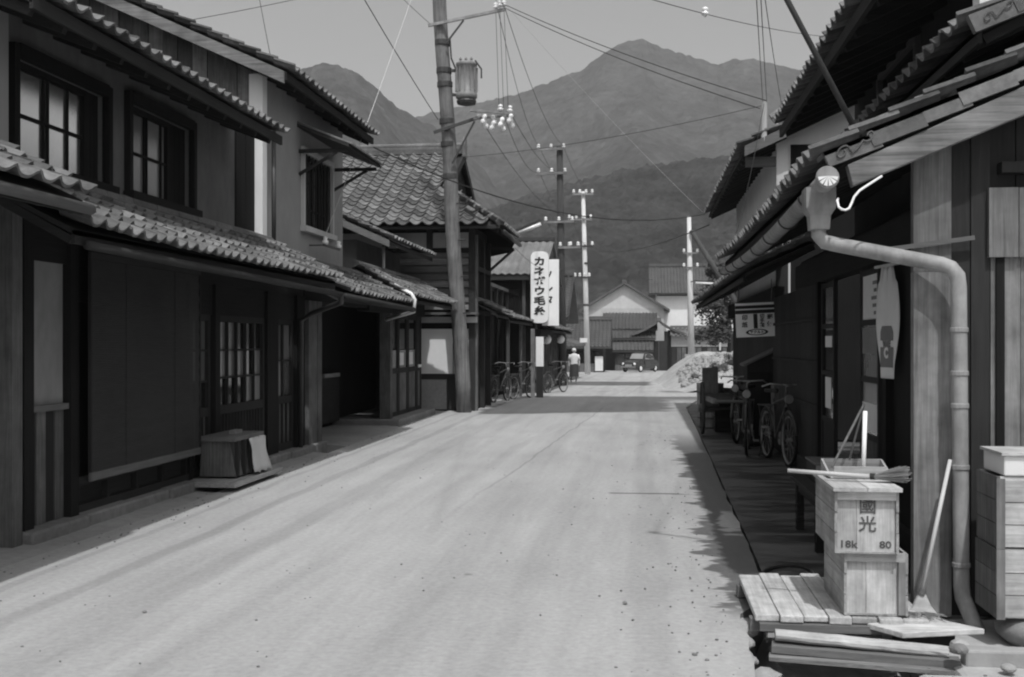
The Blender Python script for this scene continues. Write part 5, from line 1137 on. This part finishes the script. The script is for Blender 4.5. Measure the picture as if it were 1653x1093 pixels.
for k in range(3): MB().lathe([(.02, 0), (.035, .03), (.02, .06), (.035, .09), (.012, .13)], c + Vector((-.12 + .12 * k, -.08, 7.64)), 8).build('bushing', 'stone', tx)
MB().bar(P1(7.5), c + Vector((-.1, 0, 7.5)), .06, .06).bar(P1(7.0), c + Vector((-.1, 0, 6.95)), .06, .06).build('hanger', 'metal_dark', tx)
MB().tube([c + Vector((-.22, -.05, 7.5)), c + Vector((-.32, -.1, 7.75)), c + Vector((-.36, -.05, 8.2))], .02, 6).tube([c + Vector((.2, -.05, 7.7)), c + Vector((.34, -.08, 7.5)), c + Vector((.34, -.08, 7.3))], .02, 6).build('cable_tail', 'metal_dark', tx)

p2 = thing('utility_pole', 'tall tarred wooden pole with crossarms beside the white signs', 'utility pole', (-3.2, 46, fall(46)), 'utility poles')
MB().tube([(-3.22, 46, -.5), (-3.3, 46, 5), (-3.36, 46, 9.65)], [.175, .155, .13], 12).build('shaft', 'pole_dark', p2, smooth=True)
for z, a, b_ in ((9.5, -4.3, -3.1), (8.5, -4.3, -3.05), (6.5, -4.0, -2.75), (5.45, -3.4, -2.5)):
    arm(p2, (a, 45.8, z), (b_, 45.8, z + .03), .09, .09, 'wood_grey_x')
    for k in range(3): insul(p2, (a + .08 + (b_ - a - .16) * k / 2, 45.8, z + .045), 1.5)
p3 = thing('utility_pole', 'slim pale concrete pole with short arms standing beyond the tarred one', 'utility pole', (-3.6, 75, fall(75)), 'utility poles')
MB().tube([(-3.58, 75, -.8), (-3.75, 75, 6), (-3.9, 75, 11.7)], [.2, .165, .13], 12).build('shaft', 'concrete_pole', p3, smooth=True)
for z, a, b_, m in ((11.5, -4.6, -3.2, 'metal_grey'), (9.8, -4.9, -3.3, 'wood_grey_x'), (8.0, -4.8, -3.2, 'metal_dark'), (5.9, -4.5, -3.4, 'metal_dark')):
    arm(p3, (a, 74.8, z), (b_, 74.8, z), .1, .1, m)
    for k in range(4): insul(p3, (a + .08 + (b_ - a - .16) * k / 3, 74.8, z + .05), 2.2)
for z in (1.5, 4.0, 6.8): MB().lathe([(.19, z), (.2, z + .02), (.19, z + .14)], (-3.7, 75, 0), 12).build('iron_band', 'metal_dark', p3)
p4 = thing('utility_pole', 'white concrete pole with a dark timber brace on the earth heap', 'utility pole', (2.4, 55, .9), 'utility poles')
MB().tube([(2.42, 55, .6), (2.36, 55, 4), (2.3, 55, 7.7)], [.17, .14, .1], 12).build('shaft', 'concrete_pole', p4, smooth=True)
MB().tube([(2.4, 54.8, 7.0), (4.0, 54.5, 4.3), (6.3, 54.4, .6)], [.11, .14, .16], 8).build('brace_pole', 'pole_dark', p4, smooth=True)
for z in (5.9, 5.2): arm(p4, (2.0, 54.85, z), (2.75, 54.85, z), .06, .06, 'wood_grey_x'); insul(p4, (2.05, 54.85, z + .03), 1.5); insul(p4, (2.7, 54.85, z + .03), 1.5)
pbox('footing', 'concrete', p4, 2.1, 2.7, 54.6, 55.2, .4, .98)
tube_lamp('fluorescent tube lamp reaching right from the braced white pole', (2.6, 54.6, 4.45), (3.55, 54.6, 4.4), (2.38, 54.9, 4.5))
# leaning arm on the shop roof at right
ra2 = thing('roof_strut', 'dark pole rising from shop roof at right to carry wires', 'strut', (1.36, 7.1, 2.8))
MB().tube([(1.36, 7.1, 2.78), (.88, 7.05, 3.7), (.68, 7.02, 4.08)], [.019, .018, .016], 8).build('shaft', 'pole_dark', ra2, smooth=True); insul(ra2, (.68, 7.02, 4.08), 1.)

# ---- overhead wires, each strung between two fixings
def wire(label, p, q, sag=.3, r=.009, m='wire', g='overhead wires'):
    p, q = Vector(p), Vector(q); n = 24
    o = MB().tube([p.lerp(q, k / n) - Vector((0, 0, sag * 4 * (k / n) * (1 - k / n))) for k in range(n + 1)], r * .7, 5).build('overhead_wire', m, smooth=True)
    return tag(o, label, 'wire', g)
R2T, R2E = Vector((1.9, 17.72, 5.3)), Vector((1.5, 27.0, 4.62))
wire('thick cable sagging from awning house eave across the street to right-hand eave', (-4.4, 18.05, 4.78), R2E, .55, .016)
wire('cable from slim concrete pole across to the right-hand house eave', (-3.6, 74.8, 8.0), (1.6, 26.9, 4.35), .5, .02)
wire('thin wire from nearest pole bracket level across to right-hand roof corner', P1(5.6), (1.95, 18.2, 5.35), .12, .007)
for k, lab in enumerate(('upper of two close wires from nearest pole top to right-hand roof', 'lower of two close wires from nearest pole top to right-hand roof')):
    wire(lab, at1(-3.0 + .06 * k, 8.86 - .1 * k), R2T + Vector((.03 - .1 * k, 0, .02 - .12 * k)), .1, .011)
for k in range(3): wire(('left', 'middle', 'right')[k] + ' jumper hanging between the two arms of the nearest pole', at1(-3.12 + .09 * k, 8.75), at1(-3.05 + .1 * k, 6.6, -.3), 0, .008)
for k, (a, z, bx_, bz) in enumerate(((-3.1, 8.85, -4.2, 9.55), (-2.95, 8.85, -3.2, 9.55), (-3.0, 6.6, -4.2, 8.55), (-2.85, 6.6, -3.15, 8.55), (-3.4, 6.3, -2.85, 6.55))):
    wire(('outer upper', 'inner upper', 'outer middle', 'inner middle', 'lowest')[k] + ' line from nearest pole to the tarred pole', at1(a, z), (bx_, 45.8, bz + .1), .5, .011)
for k, (a, z, c_, z2) in enumerate(((-4.2, 9.65, -4.5, 11.6), (-3.2, 9.65, -3.3, 11.6), (-4.2, 8.65, -4.8, 9.9), (-2.85, 6.65, -3.3, 8.1), (-3.9, 6.65, -4.7, 8.1))):
    wire(('top left', 'top right', 'second left', 'low right', 'low left')[k] + ' line from tarred pole to slim concrete pole', (a, 45.8, z), (c_, 74.8, z2), .5, .014)
wire('heavy line from overhead at left down to the nearest pole', (-4.55, 12, 8.0), P1(6.45) + Vector((-.2, 0, 0)), .1, .012)
wire('thin line leaving the nearest pole towards overhead behind us', (-5.3, 9, 8.2), at1(-4.55, 8.46), .2, .008)
wire('line from nearest pole arm passing overhead towards right behind us', (-.9, 6, 5.6), at1(-3.0, 8.86), .1, .008)
wire('fine line crossing the top of the sky above nearest pole', (-1.6, 5, 5.0), at1(-3.1, 8.9), .1, .007)
wire('bright service wire from awning house bracket up to overhead lines', (-4.62, 15.98, 3.12), (-4.35, 21.2, 8.4), .05, .008, 'wire_pale')
wire('faint wire rising from gabled roof at left to the sky', (-4.9, 14.5, 5.15), (-7.2, 19.5, 9.6), .05, .007)
wire('faint wire slanting over the gabled roof at left', (-6.8, 15, 6.0), (-3.5, 22, 9.3), .1, .007)
wire('fine pale wire slanting from upper sky to the right-hand eave corner', at1(-2.93, 8.85), R2E + Vector((-.05, 0, .05)), .1, .006, 'wire_pale')
wire('line high at upper right carrying one white insulator', (-.46, 11, 5.1), (3.2, 20, 6.9), .08, .007)
t = thing('line_insulator', 'small white insulator on the line at upper right sky', 'insulator', (.786, 14.06, 5.6)); insul(t, (.786, 14.06, 5.6), 1.0)
for k, lab in enumerate(('left strand of the pair from the roof strut to right-hand roof', 'right strand of the pair from the roof strut to right-hand roof')): wire(lab, (.68 + .03 * k, 7.02, 4.14 - .03 * k), R2T + Vector((-.02 + .06 * k, 0, 0)), .03, .006)
wire('slack drop wire falling from right-hand roof insulator to the shop eave end', R2T, (1.12, 14.5, 2.62), .15, .007)
wire('short wire from roof strut up and away to the right', (.70, 7.02, 4.1), (1.7, 13.9, 4.45), .05, .005)
wire('thin wire across the street below the katakana sign', (-3.12, 27.5, 3.9), (-3.25, 45.9, 4.6), .3, .009)

# ================================================================== FAR END OF THE STREET
g0 = fall(100)
def gable(parent, x0, x1, y0, y1, zb, ze, zr_, wall, axis='x', over=.5, roof='tile_far'):
    "house body with gable roof; axis = ridge direction"
    MB().box(x0, x1, y0, y1, zb, ze).build('wall', wall, parent)
    if axis == 'x':
        ym = (y0 + y1) / 2; k = (zr_ - ze) / (ym - y0)
        MB().prism([(x0, y0, ze), (x0, y1, ze), (x0, ym, zr_ - .05)], (x1 - x0, 0, 0)).build('gable', wall, parent)
        for s, ya in ((1, y0), (-1, y1)): MB().prism([(x0 - over, ya - s * over, ze - over * k), (x0 - over, ym, zr_), (x0 - over, ym, zr_ + .12), (x0 - over, ya - s * over, ze - over * k + .12)], (x1 - x0 + 2 * over, 0, 0)).build('roof', roof, parent)
        V_ = Vector((0, ym - y0 + over, zr_ - ze + over * k)); tile_roof(parent, (x0 - over, y0 - over - .05, ze - over * k + .1), (1, 0, 0), V_, x1 - x0 + 2 * over, V_.length, roof, .3, .32, lambda r, c: False, A=.045)
        for q_ in range(2): MB().bar((x0 - over, ym, zr_ + .2 + .14 * q_), (x1 + over, ym, zr_ + .2 + .14 * q_), .5 - .2 * q_, .13).build('ridge', roof, parent)
    else:
        xm = (x0 + x1) / 2; k = (zr_ - ze) / (xm - x0)
        MB().prism([(x0, y0, ze), (x1, y0, ze), (xm, y0, zr_ - .05)], (0, y1 - y0, 0)).build('gable', wall, parent)
        for s, xa in ((1, x0), (-1, x1)): MB().prism([(xa - s * over, y0 - over, ze - over * k), (xm, y0 - over, zr_), (xm, y0 - over, zr_ + .2), (xa - s * over, y0 - over, ze - over * k + .2)], (0, y1 - y0 + 2 * over, 0)).build('roof', roof, parent)
        MB().bar((xm, y0 - over, zr_ + .25), (xm, y1 + over, zr_ + .25), .4, .25).build('ridge', roof, parent)
st = thing('storehouse', 'white plastered storehouse with big tiled roof at street end', 'storehouse', (4.5, 106, g0), 'buildings at the end of the street')
gable(st, 1.4, 9.5, 105, 111, g0, 6.5, 8.7, 'plaster_white', 'x', .7)
pbox('lower_cladding', 'wood_dark_z', st, 1.35, 9.5, 104.9, 105, g0, 2.6); pbox('eave_band', 'wood_black', st, 1.38, 9.5, 104.96, 105, 5.9, 6.4)
gh = thing('gabled_house', 'house with pale triangular gable facing us at street end', 'house', (-1.3, 100, g0), 'buildings at the end of the street')
gable(gh, -5.0, 2.0, 100, 108, g0, 4.6, 6.75, 'plaster_light', 'y', .5)
for a, (z0, z1, ya, yb, x0, x1) in enumerate(((2.55, 4.0, 96.2, 99.9, -3.4, 1.35), (1.75, 2.5, 94.6, 96.6, -2.8, 1.2), (.75, 1.5, 93.6, 94.9, -2.4, 1.0))):
    MB().prism([(x0, ya, z0), (x0, yb, z1), (x0, yb, z1 + .15), (x0, ya, z0 + .15)], (x1 - x0, 0, 0)).build('lean_to_roof', 'tile_far', gh)
    V_ = Vector((0, yb - ya, z1 - z0)); tile_roof(gh, (x0, ya - .05, z0 + .13), (1, 0, 0), V_, x1 - x0, V_.length, 'tile_far', .3, .32, lambda r, c: False, A=.045)
    pbox('lean_to_wall', 'wood_dark_z', gh, x0 + .2, x1 - .2, ya + .3, yb, g0, z0 + .1)
for i in range(4): pbox('window', 'glass_dark', gh, -2.0 + i * .7, -1.45 + i * .7, 93.85, 93.89, -.3, .6)
for i in range(7): pbox('board_panel', 'wood_mid_z', gh, -2.2 + i * .42, -1.8 + i * .42, 93.80, 93.84, g0, -.32)
MB().bar((-1.0, 101, 7.2), (1.0, 101, 7.2), .05, .05).bar((.0, 101, 6.7), (.0, 101, 7.7), .05, .05).build('roof_aerial', 'metal_dark', gh)
ga = thing('gatehouse', 'small tiled gate roof beside the pale garden wall at street end', 'gate', (1.3, 95, g0), 'buildings at the end of the street')
gx = lambda pts, d: MB().prism(pts, d)
n = 8
for s in (-1, 1):
    pts = [(1.45 + s * 2.3 * k / n, 94.6, 3.35 - 1.35 * (k / n) ** .75 + .12 * (k / n) ** 3) for k in range(n + 1)]
    gx(pts + [(p[0], p[1], p[2] + .2) for p in pts[::-1]], (0, 2.4, 0)).build('gate_roof', 'tile_far', ga)
MB().bar((1.45, 94.5, 3.5), (1.45, 97.1, 3.5), .4, .3).build('ridge', 'tile_far', ga)
for x in (.45, 2.2): pbox('gate_post', 'wood_black', ga, x, x + .25, 95, 95.3, fall(95), 2.6)
pbox('gate_leaf', 'wood_dark_z', ga, .7, 1.45, 95.1, 95.16, fall(95), 1.7); pbox('gate_leaf', 'wood_dark_z', ga, 1.46, 2.2, 95.1, 95.16, fall(95), 1.7)
gw = thing('garden_wall', 'long plaster garden wall capped with tiles beneath the storehouse', 'wall', (4.5, 95, g0), 'buildings at the end of the street')
MB().box(2.5, 7.2, 95.0, 95.3, 1.2, 2.1).build('plaster_band', 'plaster_mid', gw); MB().box(2.5, 7.2, 94.98, 95.3, fall(95), 1.2).build('board_base', 'wood_black', gw)
for i in range(11): pbox('base_board', 'wood_mid_z' if i % 3 else 'wood_dark_z', gw, 2.55 + i * .42, 2.9 + i * .42, 94.93, 94.975, fall(95), 1.12)
MB().prism([(2.4, 94.6, 2.1), (2.4, 95.15, 2.75), (2.4, 95.7, 2.1)], (4.9, 0, 0)).build('coping', 'tile_far', gw)
for i in range(13): MB().bar((2.5 + i * .38, 94.57, 2.16), (2.5 + i * .38, 95.15, 2.84), .16, .09).build('coping_tile', 'tile_far', gw)
MB().bar((2.4, 95.15, 2.88), (7.3, 95.15, 2.88), .3, .2).build('ridge', 'tile_far', gw)
pbox('end_post', 'plaster_light', gw, 6.45, 6.6, 94.55, 94.62, .9, 2.3)
lh = thing('low_house', 'low dark tiled house left of the parked car', 'house', (-5, 86, fall(86)), 'buildings at the end of the street')
gable(lh, -9.5, -2.9, 85, 90, fall(86), 1.5, 3.2, 'wood_dark_z', 'x', .6)
for i in range(6): pbox('window', 'glass_dark', lh, -6.8 + i * .62, -6.3 + i * .62, 84.93, 84.97, .0, .9)
for i in range(7): pbox('wall_panel', 'wood_mid_z', lh, -7.0 + i * .58, -6.46 + i * .58, 84.90, 84.93, fall(85), -.05)
pbox('white_sheet', 'paper', lh, -3.5, -2.9, 84.8, 84.86, -.6, .5)
lh2 = thing('roadside_house', 'dark tiled house just behind the tarred pole', 'house', (-5, 60, fall(60)), 'buildings at the end of the street')
gable(lh2, -11, -4.3, 56, 64, fall(60), 3.0, 5.0, 'wood_dark_z', 'x', .7)
MB().prism([(-4.2, 55.5, 1.75), (-4.2, 64.5, 1.75), (-3.2, 64.5, 1.35), (-3.2, 55.5, 1.35)], (0, 0, .12)).build('pent_roof', 'tile_far', lh2)
pbox('white_box', 'paint_white', lh2, -3.4, -3.0, 62, 62.4, 1.55, 1.8)

# ---- parked car
car = thing('parked_car', 'small dark old saloon car parked before the far gate', 'car', (0, 0, 0))
def loft(secs, name, m, par, **k):
    b = MB(); n = len(secs[0])
    for s in secs: b.v += s
    b.f = [(i * n + q, i * n + (q + 1) % n, (i + 1) * n + (q + 1) % n, (i + 1) * n + q) for i in range(len(secs) - 1) for q in range(n)] + [tuple(range(n))[::-1], tuple(range((len(secs) - 1) * n, len(secs) * n))]
    return b.build(name, m, par, **k)
def sec(x, w, z0, z1, wt): return [(x, -w, z0), (x, w, z0), (x, w, (z0 + z1) / 2), (x, wt, z1), (x, -wt, z1), (x, -w, (z0 + z1) / 2)]
body = loft([sec(-1.9, .55, .42, .75, .5), sec(-1.75, .68, .3, .88, .62), sec(-1.1, .74, .26, .95, .68), (sec(0, .76, .26, .95, .7)), sec(.7, .74, .26, .95, .66), sec(1.3, .7, .28, .9, .58), sec(1.75, .62, .32, .78, .5), sec(1.88, .5, .4, .66, .42)], 'body', 'car_paint', car, bevel=.03)
cab = loft([sec(-1.35, .6, .93, .98, .55), sec(-1.0, .66, .93, 1.42, .52), sec(-.2, .67, .93, 1.52, .55), sec(.25, .66, .93, 1.47, .52), sec(.7, .62, .93, .97, .56)], 'cabin', 'car_paint', car, bevel=.02)
for s in (-1, 1):
    for x0, x1 in ((-.95, -.35), (-.28, .3)): MB().prism([(x0, s * .665, 1.0), (x1 + .12 * (x1 > 0), s * .665, 1.0), (x1, s * .585, 1.38), (x0 + .06, s * .585, 1.38)], (0, s * .012, 0)).build('side_window', 'pane_grey', cab)
    MB().lathe([(.02, 1.78), (.1, 1.8), (.11, 1.84), (.06, 1.87)], (0, s * .48, .64), 12, 'x').build('headlight', 'ceramic', car, smooth=True)
    MB().prism([(-.3, s * .755, .3), (.62, s * .755, .3), (.62, s * .745, .9), (-.3, s * .745, .9)], (0, s * .01, 0)).build('door', 'car_paint', car)
    for x in (-1.2, 1.2):
        w = torus((x, s * .66, .3), .235, .07, 'y', 22, 7).build('wheel', 'rubber', car, smooth=True)
        MB().lathe([(.02, s * .74), (.16, s * .735), (.19, s * .70), (.19, s * .62)], (x, 0, .3), 14, 'y').build('hubcap', 'paint_white', w)
MB().prism([(.31, -.5, 1.42), (.31, .5, 1.42), (.66, .56, 1.02), (.66, -.56, 1.02)], (.02, 0, .01)).build('windscreen', 'pane_grey', cab)
MB().bar((1.93, -.62, .42), (1.93, .62, .42), .05, .1).build('bumper', 'metal_grey', car); MB().box(1.86, 1.9, -.3, .3, .46, .62).build('grille', 'metal_grey', car)
car.location = (-.1, 87, fall(87)); car.rotation_euler = (0, 0, R(-118))

# ---- person by the tarred pole
pe = thing('person', 'person in a white top and dark skirt walking beside the tarred pole', 'person', (0, 0, 0))
def skin(name, nodes, edges, m, parent, sub=2):
    me = bpy.data.meshes.new(name); me.from_pydata([n_[0] for n_ in nodes], edges, []); me.materials.append(M[m])
    o = bpy.data.objects.new(name, me); C.objects.link(o); attach(o, parent)
    o.modifiers.new('skin', 'SKIN'); o.modifiers.new('sub', 'SUBSURF').levels = sub; o.modifiers['sub'].render_levels = sub
    for i, n_ in enumerate(nodes): me.skin_vertices[0].data[i].radius = n_[1] if isinstance(n_[1], tuple) else (n_[1], n_[1])
    me.skin_vertices[0].data[0].use_root = True
    for p in me.polygons: p.use_smooth = True
    return o
bd = skin('body', [((0, 0, .86), (.15, .11)), ((0, 0, 1.05), (.12, .09)), ((0, 0, 1.22), (.15, .1)), ((0, 0, 1.32), (.07, .06)), ((0, -.01, 1.38), .045), ((0, -.02, 1.45), (.075, .085)), ((0, -.02, 1.52), (.07, .08)),
      ((.17, 0, 1.26), .05), ((.23, -.02, 1.03), .04), ((.2, -.14, .86), .03), ((.18, -.2, .8), .028), ((-.17, 0, 1.26), .05), ((-.24, .03, 1.03), .04), ((-.24, -.02, .84), .03), ((-.24, -.05, .77), .028),
      ((.09, 0, .78), .085), ((.09, -.1, .45), .055), ((.09, .0, .1), .038), ((.09, -.12, .04), .035), ((-.09, 0, .78), .085), ((-.09, .06, .45), .055), ((-.09, .2, .1), .038), ((-.09, .1, .04), .035)],
     [(0, 1), (1, 2), (2, 3), (3, 4), (4, 5), (5, 6), (2, 7), (7, 8), (8, 9), (9, 10), (2, 11), (11, 12), (12, 13), (13, 14), (0, 15), (15, 16), (16, 17), (17, 18), (0, 19), (19, 20), (20, 21), (21, 22)], 'skin', pe)
def shell(name, prof, m):
    b = MB(); n = 16
    for w, d, z, oy in prof:
        for k in range(n): a = 2 * math.pi * k / n; b.v.append((w * math.cos(a), oy + d * math.sin(a) * (1 + .05 * math.sin(k * 3)), z))
    b.f = [(i * n + k, i * n + (k + 1) % n, (i + 1) * n + (k + 1) % n, (i + 1) * n + k) for i in range(len(prof) - 1) for k in range(n)]
    return b.build(name, m, pe, smooth=True)
shell('blouse', [(.18, .14, .82, 0), (.165, .125, 1.0, 0), (.185, .13, 1.2, 0), (.16, .11, 1.3, 0), (.07, .07, 1.345, 0)], 'cloth_white')
shell('skirt', [(.22, .24, .3, .02), (.2, .2, .55, .01), (.19, .155, .8, 0), (.165, .13, .9, 0)], 'cloth_dark')
for s, pts in ((1, [(.16, 0, 1.28), (.23, -.02, 1.05)]), (-1, [(-.16, 0, 1.28), (-.235, .03, 1.05)])): MB().tube([pts[0], Vector(pts[0]).lerp(Vector(pts[1]), .5), pts[1]], [.07, .068, .062], 10).build('sleeve', 'cloth_white', pe, smooth=True)
MB().lathe([(.03, 1.40), (.088, 1.42), (.098, 1.47), (.092, 1.53), (.06, 1.575), (.01, 1.585)], (0, .012, 0), 14).build('headscarf', 'cloth_white', pe, smooth=True)
pe.location = (-3.0, 50, fall(50)); pe.rotation_euler = (0, 0, R(20))

# ================================================================== AIR
hz = MB().box(-1600, 1600, -100, 2150, -3, 470).build('haze', None)
hm_ = bpy.data.materials.new('summer haze'); hm_.use_nodes = True; t = hm_.node_tree; t.nodes.clear()
vo = t.nodes.new('ShaderNodeVolumePrincipled'); ou = t.nodes.new('ShaderNodeOutputMaterial'); t.links.new(vo.outputs[0], ou.inputs['Volume'])
vo.inputs['Color'].default_value = (.92, .92, .92, 1); vo.inputs['Density'].default_value = .00027; vo.inputs['Anisotropy'].default_value = 0
hz.data.materials.append(hm_); hz['kind'] = 'stuff'
